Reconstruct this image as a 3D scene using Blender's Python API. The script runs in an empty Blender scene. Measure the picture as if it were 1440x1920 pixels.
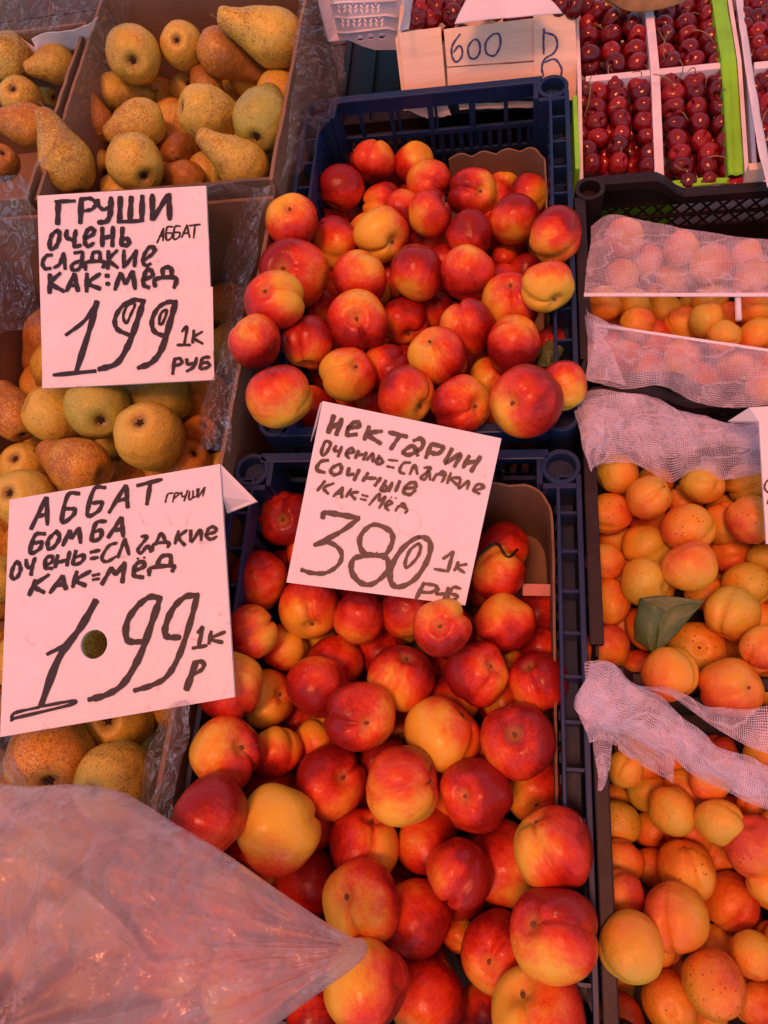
import bpy, bmesh, math, random
import numpy as np
from mathutils import Vector, Matrix, noise
random.seed(7); rng = np.random.default_rng(7)
S = bpy.context.scene; COL = S.collection

# ------------------------------------------------------------------ camera
F = 1387.0; H = 0.735                         # focal length in photo pixels (1440 x 1920), metres above the crate rims
ya = np.array([253.0, 3468.0, -F]); ya /= np.linalg.norm(ya)
xa = np.array([1.0, 0.0, 253.0/F]); xa /= np.linalg.norm(xa)
za = np.cross(xa, ya)
RM = np.array([xa, ya, za]); CP = np.array([0, 0, H])
cam = bpy.data.cameras.new('camera'); camo = bpy.data.objects.new('camera', cam); COL.objects.link(camo)
M4 = Matrix.Identity(4)
for i in range(3):
    for j in range(3): M4[i][j] = RM[i][j]
M4.translation = Vector(CP); camo.matrix_world = M4
cam.sensor_fit = 'VERTICAL'; cam.sensor_height = 36; cam.lens = F*36/1920
cam.clip_start = 0.02; cam.clip_end = 400
S.camera = camo

# ------------------------------------------------------------------ light
SUN_EL, SUN_AZ = 76, 200
w = bpy.data.worlds.new('World'); S.world = w; w.use_nodes = True
nt = w.node_tree; bg = nt.nodes['Background']
sky = nt.nodes.new('ShaderNodeTexSky'); sky.sky_type = 'NISHITA'; sky.sun_disc = False
sky.sun_elevation = math.radians(SUN_EL); sky.sun_rotation = math.radians(SUN_AZ)
nt.links.new(sky.outputs[0], bg.inputs[0]); bg.inputs[1].default_value = 0.05
sl = bpy.data.lights.new('sun', 'SUN'); sl.energy = 1.5; sl.angle = math.radians(14); sl.color = (1, .94, .85)
so = bpy.data.objects.new('sun', sl); COL.objects.link(so)
az, el = math.radians(SUN_AZ), math.radians(SUN_EL)
sd = Vector((math.sin(az)*math.cos(el), math.cos(az)*math.cos(el), math.sin(el)))
so.rotation_euler = sd.to_track_quat('Z', 'Y').to_euler(); so.location = (0, 0, 4)
vs = S.view_settings; vs.view_transform = 'Standard'; vs.look = 'None'; vs.gamma = 1; vs.use_curve_mapping = False
vs.exposure = 1.75
S.render.engine = 'CYCLES'
S.cycles.transparent_max_bounces = 16; S.cycles.max_bounces = 8; S.cycles.caustics_reflective = False; S.cycles.caustics_refractive = False

# ------------------------------------------------------------------ geometry of the view: a photo pixel and a height give a place
def rayd(px, py): return RM @ (np.array([px-720, -(py-960), -F])/F)
def P(px, py, z=0.0):
    d = rayd(px, py); return Vector(CP + d*((z-H)/d[2]))
def PY(px, py, Y):
    d = rayd(px, py); return Vector(CP + d*(Y/d[1]))
def depth(p): return float(-(RM.T @ (np.array(p)-CP))[2])
def frame(px, py):
    f = -rayd(px, py); f = Vector(f).normalized(); r = Vector(RM[:, 0])
    r = (r - f*r.dot(f)).normalized(); u = f.cross(r); return r, u, f

# ------------------------------------------------------------------ materials
class N:
    def __init__(s, name):
        s.m = bpy.data.materials.new(name); s.m.use_nodes = True; s.t = s.m.node_tree
        s.b = s.t.nodes['Principled BSDF']; s.out = s.t.nodes['Material Output']
    def n(s, typ, **k):
        o = s.t.nodes.new(typ)
        for a, v in k.items():
            if a.startswith('i_'):
                o.inputs[int(a[2:]) if a[2:].isdigit() else a[2:].replace('_', ' ')].default_value = v
            else: setattr(o, a, v)
        return o
    def l(s, a, b): s.t.links.new(a, b)
    def val(s, x, sock):
        if isinstance(x, (int, float)): sock.default_value = x
        elif isinstance(x, (tuple, list)): sock.default_value = tuple(x)+((1,) if len(x) == 3 and len(sock.default_value) == 4 else ())
        else: s.l(x, sock)
    def math(s, op, a, b=0.0, c=None, clamp=False):
        o = s.t.nodes.new('ShaderNodeMath'); o.operation = op; o.use_clamp = clamp
        s.val(a, o.inputs[0]); s.val(b, o.inputs[1])
        if c is not None: s.val(c, o.inputs[2])
        return o.outputs[0]
    def vmath(s, op, a, b):
        o = s.t.nodes.new('ShaderNodeVectorMath'); o.operation = op
        s.val(a, o.inputs[0]); s.val(b, o.inputs[1]); return o.outputs['Value'] if op == 'DOT_PRODUCT' else o.outputs[0]
    def mix(s, f, a, b):
        o = s.t.nodes.new('ShaderNodeMix'); o.data_type = 'RGBA'
        s.val(f, o.inputs[0]); s.val(a, o.inputs[6]); s.val(b, o.inputs[7]); return o.outputs[2]
    def noise(s, vec, scale, detail=3, rough=.55, dist=0, out='Fac'):
        o = s.t.nodes.new('ShaderNodeTexNoise'); s.l(vec, o.inputs['Vector']); o.inputs['Scale'].default_value = scale
        o.inputs['Detail'].default_value = detail; o.inputs['Roughness'].default_value = rough; o.inputs['Distortion'].default_value = dist
        return o.outputs[out]
    def sstep(s, x, lo, hi):
        o = s.t.nodes.new('ShaderNodeMapRange'); o.interpolation_type = 'SMOOTHSTEP'
        s.val(x, o.inputs[0]); s.val(lo, o.inputs[1]); s.val(hi, o.inputs[2]); return o.outputs[0]
    def bump(s, h, strength, dist=.01):
        o = s.t.nodes.new('ShaderNodeBump'); s.l(h, o.inputs['Height']); o.inputs['Strength'].default_value = strength
        o.inputs['Distance'].default_value = dist; s.l(o.outputs[0], s.b.inputs['Normal']); return o.outputs[0]
    def coord(s, which='Object'): return s.n('ShaderNodeTexCoord').outputs[which]
    def attr(s, name, out='Fac'): return s.n('ShaderNodeAttribute', attribute_type='OBJECT', attribute_name=name).outputs[out]
    def seeded(s):
        c = s.coord(); sd_ = s.attr('seed'); k = s.n('ShaderNodeCombineXYZ'); s.l(s.math('MULTIPLY', sd_, 17.3), k.inputs[0]); s.l(s.math('MULTIPLY', sd_, 5.1), k.inputs[1])
        return s.vmath('ADD', c, k.outputs[0])
    def set(s, **k):
        for a, v in k.items(): s.val(v, s.b.inputs[a.replace('_', ' ')])
        return s.m

def fruit_dir(n):
    k = n.n('ShaderNodeCombineXYZ')
    for i, a in enumerate(('yx', 'yy', 'yz')): n.l(n.attr(a), k.inputs[i])
    return k.outputs[0]

def mat_nectarine():
    n = N('nectarine_skin'); c = n.coord(); sv = n.seeded()
    d = n.vmath('DOT_PRODUCT', c, fruit_dir(n))                       # +1 on the ground-colour side
    nz = n.math('SUBTRACT', n.noise(sv, 1.1, 3, .5), .5)
    mp = n.n('ShaderNodeMapping'); n.l(sv, mp.inputs[0]); mp.inputs['Scale'].default_value = (9, 9, 1.6)
    stk = n.math('SUBTRACT', n.noise(mp.outputs[0], 1.0, 5, .7), .5)
    bl = n.attr('blush')
    x = n.math('ADD', n.math('MULTIPLY', d, -.62), bl)
    x = n.math('ADD', x, n.math('MULTIPLY', nz, 1.15)); x = n.math('ADD', x, n.math('MULTIPLY', stk, .55))
    fine = n.math('SUBTRACT', n.noise(sv, 26, 3, .7), .5)
    x = n.math('ADD', x, n.math('MULTIPLY', fine, .34))
    cr = n.n('ShaderNodeValToRGB'); n.l(x, cr.inputs[0]); e = cr.color_ramp.elements
    e[0].position = .04; e[0].color = (.80, .50, .045, 1)
    e[1].position = 1.0; e[1].color = (.27, .011, .009, 1)
    for p, co in ((.22, (.80, .37, .034, 1)), (.40, (.76, .18, .024, 1)), (.58, (.70, .066, .016, 1)), (.80, (.54, .028, .012, 1))):
        k = cr.color_ramp.elements.new(p); k.color = co
    sp = n.sstep(n.noise(sv, 55, 1, .4), .69, .76)
    col = n.mix(n.math('MULTIPLY', sp, .4), cr.outputs[0], (.80, .42, .2))
    sz = n.n('ShaderNodeSeparateXYZ'); n.l(c, sz.inputs[0])
    rad = n.math('POWER', n.math('ADD', n.math('POWER', sz.outputs[0], 2), n.math('POWER', sz.outputs[1], 2)), .5)
    pit = n.math('MULTIPLY', n.sstep(rad, .34, .08), n.sstep(sz.outputs[2], .2, .5))
    col = n.mix(n.math('MULTIPLY', pit, .35), col, (.62, .38, .08))
    scar = n.math('MULTIPLY', n.sstep(n.noise(sv, 1.9, 4, .75, .6), .665, .70), n.sstep(n.noise(sv, 14, 2, .6), .45, .55))
    col = n.mix(n.math('MULTIPLY', scar, .55), col, (.50, .27, .17))
    n.l(col, n.b.inputs['Base Color'])
    n.l(n.math('ADD', n.math('MULTIPLY', n.noise(sv, 4, 3), .28), .17), n.b.inputs['Roughness'])
    n.b.inputs['Specular IOR Level'].default_value = .30
    n.bump(n.math('ADD', n.noise(sv, 3.2, 3), n.math('MULTIPLY', n.noise(sv, 60, 2), .03)), .35, .003)
    return n.m
def mat_apricot():
    n = N('apricot_skin'); c = n.coord(); sv = n.seeded()
    d = n.vmath('DOT_PRODUCT', c, fruit_dir(n))
    x = n.math('ADD', n.math('MULTIPLY', d, -.35), n.attr('blush'))
    x = n.math('ADD', x, n.math('MULTIPLY', n.math('SUBTRACT', n.noise(sv, 1.4, 4, .6), .5), .9))
    cr = n.n('ShaderNodeValToRGB'); n.l(x, cr.inputs[0]); e = cr.color_ramp.elements
    e[0].position = 0; e[0].color = (.58, .44, .045, 1); e[1].position = 1; e[1].color = (.55, .07, .022, 1)
    for p, co in ((.3, (.72, .38, .032, 1)), (.55, (.74, .28, .026, 1)), (.78, (.70, .17, .022, 1))):
        k = cr.color_ramp.elements.new(p); k.color = co
    v = n.n('ShaderNodeTexVoronoi', feature='F1'); n.l(sv, v.inputs['Vector']); v.inputs['Scale'].default_value = 4.6
    wv = n.math('ADD', v.outputs['Distance'], n.math('MULTIPLY', n.noise(sv, 9, 2), .06))
    fr = n.math('MULTIPLY', n.sstep(wv, .215, .15), n.sstep(n.noise(sv, 1.3, 2), n.math('SUBTRACT', .82, n.attr('freckle')), n.math('SUBTRACT', .88, n.attr('freckle'))))
    col = n.mix(n.math('MULTIPLY', fr, .8), cr.outputs[0], (.12, .028, .012))
    fine = n.sstep(n.noise(sv, 40, 2), .62, .75); col = n.mix(n.math('MULTIPLY', fine, .18), col, (.42, .16, .04))
    n.l(col, n.b.inputs['Base Color'])
    n.l(n.math('ADD', n.math('MULTIPLY', n.noise(sv, 5, 3), .25), .28), n.b.inputs['Roughness'])
    n.b.inputs['Specular IOR Level'].default_value = .4
    n.bump(n.math('ADD', n.noise(sv, 4, 3), n.math('MULTIPLY', n.noise(sv, 45, 2), .05)), .4, .003)
    return n.m
def mat_pear():
    n = N('pear_skin'); c = n.coord(); sv = n.seeded()
    sz = n.n('ShaderNodeSeparateXYZ'); n.l(c, sz.inputs[0])
    g = n.attr('blush')                                              # 0 green .. 1 amber
    cr = n.n('ShaderNodeValToRGB'); n.l(n.math('ADD', g, n.math('MULTIPLY', n.math('SUBTRACT', n.noise(sv, 1.2, 3), .5), .7)), cr.inputs[0]); e = cr.color_ramp.elements
    e[0].position = 0; e[0].color = (.42, .44, .07, 1); e[1].position = 1; e[1].color = (.66, .27, .032, 1)
    k = cr.color_ramp.elements.new(.5); k.color = (.68, .52, .07, 1)
    rus = n.math('ADD', n.math('MULTIPLY', sz.outputs[2], .16), n.math('MULTIPLY', n.math('SUBTRACT', n.noise(sv, 1.1, 4, .7, .4), .5), 1.5))
    rus = n.math('ADD', n.math('ADD', rus, n.attr('freckle')), .10)
    fine = n.noise(sv, 19, 4, .75)
    mid = n.noise(sv, 7, 4, .7)
    rus = n.math('ADD', rus, n.math('MULTIPLY', n.math('SUBTRACT', mid, .5), 1.2))
    m = n.sstep(n.math('ADD', rus, n.math('MULTIPLY', n.math('SUBTRACT', fine, .5), 3.4)), .10, .62)
    col = n.mix(n.math('MULTIPLY', m, .80), cr.outputs[0], (.27, .11, .03))
    dots = n.sstep(n.noise(sv, 30, 1, .4), .60, .68)
    col = n.mix(n.math('MULTIPLY', dots, .6), col, (.19, .085, .03))
    tip = n.sstep(n.math('ABSOLUTE', n.math('ADD', sz.outputs[2], .0)), 9, 10)
    cal = n.math('MULTIPLY', n.sstep(n.math('POWER', n.math('ADD', n.math('POWER', sz.outputs[0], 2), n.math('POWER', sz.outputs[1], 2)), .5), .42, .1), n.sstep(sz.outputs[2], -.4, -.7))
    col = n.mix(n.math('MULTIPLY', cal, .6), col, (.18, .08, .03))
    n.l(col, n.b.inputs['Base Color'])
    n.l(n.math('ADD', n.math('MULTIPLY', fine, .25), .26), n.b.inputs['Roughness']); n.b.inputs['Specular IOR Level'].default_value = .35
    n.bump(n.math('ADD', n.noise(sv, 2.4, 3), n.math('MULTIPLY', fine, .05)), .5, .005)
    return n.m
def mat_cherry():
    n = N('cherry_skin'); sv = n.seeded(); b = n.attr('blush')
    col = n.mix(n.math('ADD', b, n.math('MULTIPLY', n.math('SUBTRACT', n.noise(sv, 1.3, 3), .5), .6), None, True), (.085, .004, .006), (.36, .010, .008))
    n.l(col, n.b.inputs['Base Color']); n.set(Roughness=.16, Specular_IOR_Level=.55)
    n.bump(n.noise(sv, 2.5, 3), .5, .0015); return n.m
def mat_plain(name, col, rough=.6, nscale=8, var=.25, bump=.15, spec=.4, coord='Object', metallic=0, trans=None):
    n = N(name); c = n.coord(coord)
    a = n.noise(c, nscale, 5, .65)
    dk = tuple(v*(1-var) for v in col); lt = tuple(min(1, v*(1+var*.6)) for v in col)
    n.l(n.mix(n.sstep(a, .3, .7), dk, lt), n.b.inputs['Base Color'])
    n.l(n.math('ADD', n.math('MULTIPLY', n.noise(c, nscale*3, 3), .25), rough-.12), n.b.inputs['Roughness'])
    n.b.inputs['Specular IOR Level'].default_value = spec
    n.bump(n.noise(c, nscale*4, 4), bump, .002); return n.m
def mat_plastic(name, col, rough=.45):
    n = N(name); c = n.coord()
    dust = n.sstep(n.noise(c, 14, 6, .7), .42, .8)
    geo = n.n('ShaderNodeNewGeometry'); sx = n.n('ShaderNodeSeparateXYZ'); n.l(geo.outputs['Normal'], sx.inputs[0])
    up = n.sstep(sx.outputs[2], .5, 1)
    f = n.math('ADD', n.math('MULTIPLY', dust, .02), n.math('MULTIPLY', up, n.math('MULTIPLY', dust, .03)))
    col2 = n.mix(f, col, (.40, .28, .24))
    scr = n.sstep(n.noise(n.vmath('MULTIPLY', c, (30, 300, 60)), 1, 3), .68, .74)
    col2 = n.mix(n.math('MULTIPLY', scr, .1), col2, (.5, .45, .45))
    n.l(col2, n.b.inputs['Base Color']); n.l(n.math('ADD', n.math('MULTIPLY', dust, .3), rough-.1), n.b.inputs['Roughness'])
    n.b.inputs['Specular IOR Level'].default_value = .3; n.bump(n.noise(c, 90, 3), .12, .001); return n.m
def mat_cardboard(name, col):
    n = N(name); c = n.coord()
    a = n.noise(c, 9, 5, .7); fib = n.noise(n.vmath('MULTIPLY', c, (60, 60, 400)), 1, 3)
    base = n.mix(n.sstep(a, .3, .75), tuple(v*.72 for v in col), col)
    n.l(n.mix(n.math('MULTIPLY', fib, .25), base, tuple(v*.6 for v in col)), n.b.inputs['Base Color'])
    n.set(Roughness=.85); n.bump(n.noise(c, 40, 4), .3, .002); return n.m
def mat_wood(name, col):
    n = N(name); c = n.coord()
    g = n.noise(n.vmath('MULTIPLY', c, (6, 6, 70)), 1, 6, .65, .6); k = n.noise(c, 12, 4, .6)
    b = n.mix(n.sstep(g, .35, .7), tuple(v*.84 for v in col), col)
    n.l(n.mix(n.math('MULTIPLY', n.sstep(k, .58, .8), .3), b, (.42, .26, .14)), n.b.inputs['Base Color'])
    n.set(Roughness=.8); n.bump(g, .4, .002); return n.m
def mat_fluted(name, col, step, depthv):
    n = N(name); uv = n.coord('UV'); s_ = n.n('ShaderNodeSeparateXYZ'); n.l(uv, s_.inputs[0])
    ph = n.math('SINE', n.math('MULTIPLY', s_.outputs[0], 2*math.pi/step))
    st = n.noise(uv, 18, 5, .7)
    b = n.mix(n.sstep(st, .35, .75), tuple(v*.93 for v in col), col)
    b = n.mix(n.math('MULTIPLY', n.sstep(ph, .2, 1), depthv), b, tuple(v*.78 for v in col))
    sm = n.math('MULTIPLY', n.sstep(n.noise(uv, 34, 4, .7, 1), .61, .74), .6)
    b = n.mix(sm, b, (.50, .36, .30))
    n.l(b, n.b.inputs['Base Color']); n.set(Roughness=.42, Specular_IOR_Level=.3); n.bump(ph, .35*depthv*3, .0004); return n.m
def mat_ink(name, col):
    n = N(name); uv = n.coord('Object'); g = n.noise(n.vmath('MULTIPLY', uv, (260, 260, 260)), 1, 3)
    n.l(n.mix(n.math('MULTIPLY', n.sstep(g, .45, .8), .55), col, tuple(min(1, v*3+.02) for v in col)), n.b.inputs['Base Color']); n.set(Roughness=.45); return n.m
def mat_gauze(name, step=.0015, solid=.25):
    n = N(name); uv = n.coord('UV')
    wob = n.noise(uv, 55, 3, .6, 0, 'Color'); wob = n.vmath('MULTIPLY', n.vmath('SUBTRACT', wob, (.5, .5, .5)), (.0045, .0045, 0))
    wob2 = n.noise(uv, 260, 2, .5, 0, 'Color'); wob2 = n.vmath('MULTIPLY', n.vmath('SUBTRACT', wob2, (.5, .5, .5)), (.0005, .0005, 0))
    p = n.vmath('ADD', n.vmath('ADD', uv, wob), wob2); s_ = n.n('ShaderNodeSeparateXYZ'); n.l(p, s_.inputs[0])
    a = n.math('ABSOLUTE', n.math('SINE', n.math('MULTIPLY', s_.outputs[0], math.pi/step)))
    b = n.math('ABSOLUTE', n.math('SINE', n.math('MULTIPLY', s_.outputs[1], math.pi/step)))
    lum = n.noise(uv, 30, 4, .65)
    th = n.math('ADD', .22, n.math('MULTIPLY', n.sstep(lum, .35, .75), solid*.9))
    ta = n.sstep(a, n.math('ADD', th, .22), th); tb = n.sstep(b, n.math('ADD', th, .22), th)
    al = n.math('MAXIMUM', ta, tb)
    fold = n.sstep(n.math('ABSOLUTE', n.math('SUBTRACT', n.noise(n.vmath('MULTIPLY', uv, (.6, 1.5, 1)), 20, 3, .5, .3), .5)), .025, .0)
    al = n.math('MAXIMUM', al, n.math('MULTIPLY', fold, .35+solid*.6))
    al = n.math('MULTIPLY', n.math('MAXIMUM', al, n.math('MULTIPLY', solid, n.sstep(lum, .4, .7))), .95)
    tr = n.n('ShaderNodeBsdfTransparent'); df = n.n('ShaderNodeBsdfDiffuse'); tl = n.n('ShaderNodeBsdfTranslucent')
    fb = n.math('ABSOLUTE', n.math('SUBTRACT', n.noise(n.vmath('MULTIPLY', uv, (.8, 1.6, 1)), 34, 4, .6, .5), .5))
    gb = n.n('ShaderNodeBump', i_Strength=.7, i_Distance=.005); n.l(n.math('ADD', n.math('MULTIPLY', fb, 3.0), n.noise(uv, 60, 3)), gb.inputs['Height'])
    for q in (df, tl): q.inputs[0].default_value = (.95, .84, .93, 1); n.l(gb.outputs[0], q.inputs['Normal'])
    m1 = n.n('ShaderNodeMixShader', i_0=.35); n.l(df.outputs[0], m1.inputs[1]); n.l(tl.outputs[0], m1.inputs[2])
    m2 = n.n('ShaderNodeMixShader'); n.l(al, m2.inputs[0]); n.l(tr.outputs[0], m2.inputs[1]); n.l(m1.outputs[0], m2.inputs[2])
    n.l(m2.outputs[0], n.out.inputs[0]); n.t.nodes.remove(n.b); return n.m
def mat_film(name, milky, col=(.86, .82, .80), scale=30, rough=.12, bstr=.9, mottled=.5, gls=.15, dist=1.4):
    n = N(name); c = n.coord('UV')
    wv = n.noise(n.vmath('MULTIPLY', c, (1, 1.0, 1)), scale, 6, .62, dist); rid = n.math('ABSOLUTE', n.math('SUBTRACT', wv, .5))
    big = n.noise(c, scale*.3, 4, .6, dist*.6); rb = n.math('ABSOLUTE', n.math('SUBTRACT', big, .5))
    h = n.math('ADD', n.sstep(rid, .0, .12), n.math('MULTIPLY', n.sstep(rb, .0, .1), 1.4))
    bp = n.n('ShaderNodeBump', i_Strength=bstr, i_Distance=.004); n.l(h, bp.inputs['Height'])
    tr = n.n('ShaderNodeBsdfTransparent'); tr.inputs[0].default_value = (.97, .95, .94, 1)
    df = n.n('ShaderNodeBsdfDiffuse'); tl = n.n('ShaderNodeBsdfTranslucent'); gl = n.n('ShaderNodeBsdfGlossy'); gl.inputs['Roughness'].default_value = rough
    gl.inputs[0].default_value = (.9, .9, .9, 1)
    for q in (df, tl): q.inputs[0].default_value = col+(1,)
    for q in (df, tl, gl): n.l(bp.outputs[0], q.inputs['Normal'])
    m1 = n.n('ShaderNodeMixShader', i_0=.45); n.l(df.outputs[0], m1.inputs[1]); n.l(tl.outputs[0], m1.inputs[2])
    fac = n.math('ADD', milky, n.math('MULTIPLY', n.math('MULTIPLY', n.sstep(rid, .05, .0), mottled), .35), None, True)
    m2 = n.n('ShaderNodeMixShader'); n.l(fac, m2.inputs[0]); n.l(tr.outputs[0], m2.inputs[1]); n.l(m1.outputs[0], m2.inputs[2])
    fr = n.n('ShaderNodeFresnel', i_IOR=1.5); n.l(bp.outputs[0], fr.inputs['Normal'])
    m3 = n.n('ShaderNodeMixShader'); n.l(n.math('MULTIPLY', n.math('MINIMUM', fr.outputs[0], .35), n.math('ADD', gls, n.math('MULTIPLY', n.sstep(rid, .06, .0), .9)), None, True), m3.inputs[0]); n.l(m2.outputs[0], m3.inputs[1]); n.l(gl.outputs[0], m3.inputs[2])
    n.l(m3.outputs[0], n.out.inputs[0]); n.t.nodes.remove(n.b); return n.m

MN, MA, MP, MC = mat_nectarine(), mat_apricot(), mat_pear(), mat_cherry()
BLUE = mat_plastic('blue_crate_plastic', (.011, .031, .088), .45)
BLACK = mat_plastic('black_crate_plastic', (.016, .010, .010), .52)
CARD = mat_cardboard('brown_cardboard', (.30, .185, .105)); CARD_SHADE = mat_cardboard('shaded_cardboard', (.16, .115, .07))  # second board is a darker copy: the back box front wall's shade painted in
WOOD = mat_wood('pale_plywood', (.93, .72, .50)); STALK = mat_plain('stalk_brown', (.16, .09, .035), .7, 200, .4)
GSTALK = mat_plain('cherry_stalk_green', (.30, .26, .08), .6, 200, .3); DRY = mat_plain('dried_calyx', (.045, .022, .012), .8, 300, .4)
WHITEP = mat_plain('white_plastic', (.80, .76, .76), .4, 12, .08, .1); PAPER = mat_plain('white_paper', (.82, .76, .76), .8, 14, .1, .3)
TRAY = mat_plain('white_tray_board', (.80, .70, .68), .7, 20, .12, .2); GREEN = mat_plain('lime_green_liner', (.25, .72, .02), .5, 10, .2, .4)
SIGNC = mat_fluted('white_fluted_card', (.86, .80, .78), .0030, .10); SIGNF = mat_fluted('white_fluted_plastic', (.86, .81, .80), .0042, .30)
PATCH = mat_plain('glued_paper', (.86, .78, .74), .6, 22, .06, .3); INK = mat_ink('black_marker', (.010, .005, .007)); INKG = mat_ink('grey_marker', (.035, .02, .025))
INKB = mat_ink('blue_ballpoint', (.03, .05, .14)); LEAF = mat_plain('dull_green_leaf', (.075, .12, .030), .45, 25, .35, .6)
LEAFO = mat_plain('brown_leaf', (.26, .17, .06), .6, 30, .35, .6); GAUZE = mat_gauze('white_gauze'); GAUZED = mat_gauze('white_gauze_bunched', .0016, .42)
HEM = mat_plain('woven_hem', (.82, .79, .82), .8, 200, .1, .4)
FILM = mat_film('clear_wrinkled_film', .10, (.55, .36, .26), 30, .12, 1.0, .30, .30); BAGM = mat_film('milky_bag_film', .40, (.92, .68, .66), 15, .26, .50, .14, .5, .3)
COUNTER = mat_wood('dark_counter', (.06, .04, .03)); ASPH = mat_plain('asphalt', (.05, .05, .05), .9, 30, .3, .5)
AWN = N('red_awning_cloth'); _t = AWN.n('ShaderNodeBsdfTranslucent'); _t.inputs[0].default_value = (.92, .20, .11, 1)
_d = AWN.n('ShaderNodeBsdfDiffuse'); _d.inputs[0].default_value = (.7, .12, .12, 1); _m = AWN.n('ShaderNodeMixShader', i_0=.15)
_p = AWN.n('ShaderNodeBsdfTransparent'); _p.inputs[0].default_value = (.95, .34, .21, 1); _q = AWN.n('ShaderNodeMixShader', i_0=.40)   # thin weave: some light comes straight through
AWN.l(_t.outputs[0], _m.inputs[1]); AWN.l(_d.outputs[0], _m.inputs[2]); AWN.l(_m.outputs[0], _q.inputs[1]); AWN.l(_p.outputs[0], _q.inputs[2]); AWN.l(_q.outputs[0], AWN.out.inputs[0]); AWN = AWN.m

# ------------------------------------------------------------------ object helpers
LABELS = {}
def link(name, me, mat=None, parent=None):
    o = bpy.data.objects.new(name, me); COL.objects.link(o)
    if mat and not me.materials: me.materials.append(mat)
    if parent: o.parent = parent
    return o
def tag(o, label, cat, group=None, kind=None):
    if kind: o['kind'] = kind
    if label:
        o['label'] = label; nw = len(label.split())
        if nw > 16 or nw < 4: print('LABEL LEN', nw, label)
    if cat: o['category'] = cat
    if group: o['group'] = group
    return o
def empty(name, loc, label, cat, group=None):
    o = bpy.data.objects.new(name, None); COL.objects.link(o); o.location = loc; o.empty_display_size = .05
    tag(o, label, cat, group); return o
def mesh(bm, smooth=False, name='m'):
    me = bpy.data.meshes.new(name); bm.to_mesh(me); bm.free()
    if smooth:
        for p in me.polygons: p.use_smooth = True
    return me
def pymesh(v, f, smooth=False):
    me = bpy.data.meshes.new('m'); me.from_pydata([tuple(x) for x in v], [], f); me.update()
    if smooth:
        for p in me.polygons: p.use_smooth = True
    return me
def box(bm, a, b, bev=0.0, mat=None):
    a, b = Vector(a), Vector(b); lo = Vector([min(a[i], b[i]) for i in range(3)]); hi = Vector([max(a[i], b[i]) for i in range(3)])
    g = bmesh.ops.create_cube(bm, size=1); vs_ = g['verts']
    for v in vs_:
        v.co = Vector([lo[i]+(v.co[i]+.5)*(hi[i]-lo[i]) for i in range(3)])
        if mat is not None: v.co = mat @ v.co
    if bev:
        es = list({e for v in vs_ for e in v.link_edges}); bmesh.ops.bevel(bm, geom=es, offset=bev, segments=2, affect='EDGES', profile=.5)
def tube(bm, pts, r, seg=8, taper=None):
    pts = [Vector(p) for p in pts]; rings = []
    n_ = None
    for i, p in enumerate(pts):
        t = (pts[min(i+1, len(pts)-1)]-pts[max(i-1, 0)]).normalized()
        if n_ is None: n_ = t.orthogonal().normalized()
        n_ = (n_-t*n_.dot(t)).normalized(); b_ = t.cross(n_)
        rr = r if taper is None else r*taper[i]
        rings.append([bm.verts.new(p+n_*math.cos(2*math.pi*k/seg)*rr+b_*math.sin(2*math.pi*k/seg)*rr) for k in range(seg)])
    for a, b in zip(rings, rings[1:]):
        for k in range(seg): bm.faces.new((a[k], a[(k+1) % seg], b[(k+1) % seg], b[k]))
    bm.faces.new(rings[0][::-1]); bm.faces.new(rings[-1])
def catmull(pts, n=6):
    pts = [np.array(p, float) for p in pts]
    if len(pts) < 3: return pts
    closed = np.allclose(pts[0], pts[-1]); out = []
    q = ([pts[-2]]+pts+[pts[1]]) if closed else ([2*pts[0]-pts[1]]+pts+[2*pts[-1]-pts[-2]])
    for i in range(1, len(q)-2):
        for k in range(n):
            t = k/n; a, b, c, d = q[i-1], q[i], q[i+1], q[i+2]
            out.append(.5*((2*b)+(-a+c)*t+(2*a-5*b+4*c-d)*t*t+(-a+3*b-3*c+d)*t**3))
    out.append(q[-2]); return out

# ------------------------------------------------------------------ setting
bm = bmesh.new(); box(bm, (-60, -60, -.99), (60, 60, -.95)); tag(link('ground', mesh(bm), ASPH), None, None, kind='structure')
ct = empty('stall_counter', (0, .5, -.95), 'dark wooden counter under all the crates', 'counter')
for i in range(12):
    bm = bmesh.new(); box(bm, (-1.2, -.45+i*.2, -.235), (1.2, -.255+i*.2, -.205)); link('plank', mesh(bm), COUNTER, ct).location = (0, -.5, .95)
bm = bmesh.new()
for x in (-1.1, 1.1):
    for y in (-.35, 1.85): box(bm, (x-.04, y-.04, -.95), (x+.04, y+.04, -.236))
link('trestle', mesh(bm), COUNTER, ct).location = (0, -.5, .95)
# red cloth awning over the stall: tints all the light that falls on the fruit
v, f = [], []
for j in range(13):
    for i in range(17):
        x = -1.5+3.0*i/16; y = -1.3+3.9*j/12; v.append((x, y, 2.05+.12*y+.03*math.sin(i*1.57)*math.sin(j*.5)))
for j in range(12):
    for i in range(16): a = j*17+i; f.append((a, a+1, a+18, a+17))
aw = empty('market_awning', (0, 1, -.95), 'red translucent cloth awning stretched above the fruit stall', 'awning')
link('awning_cloth', pymesh(v, f, True), AWN, aw).location = (0, -1, .95)
bm = bmesh.new()
for x, y in ((-1.48, 2.55), (1.48, 2.55), (-1.48, -1.25), (1.48, -1.25)): tube(bm, [(x, y, -.95), (x, y, 2.06+.12*y)], .02)
link('pole', mesh(bm, True), BLACK, aw).location = (0, -1, .95)

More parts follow.
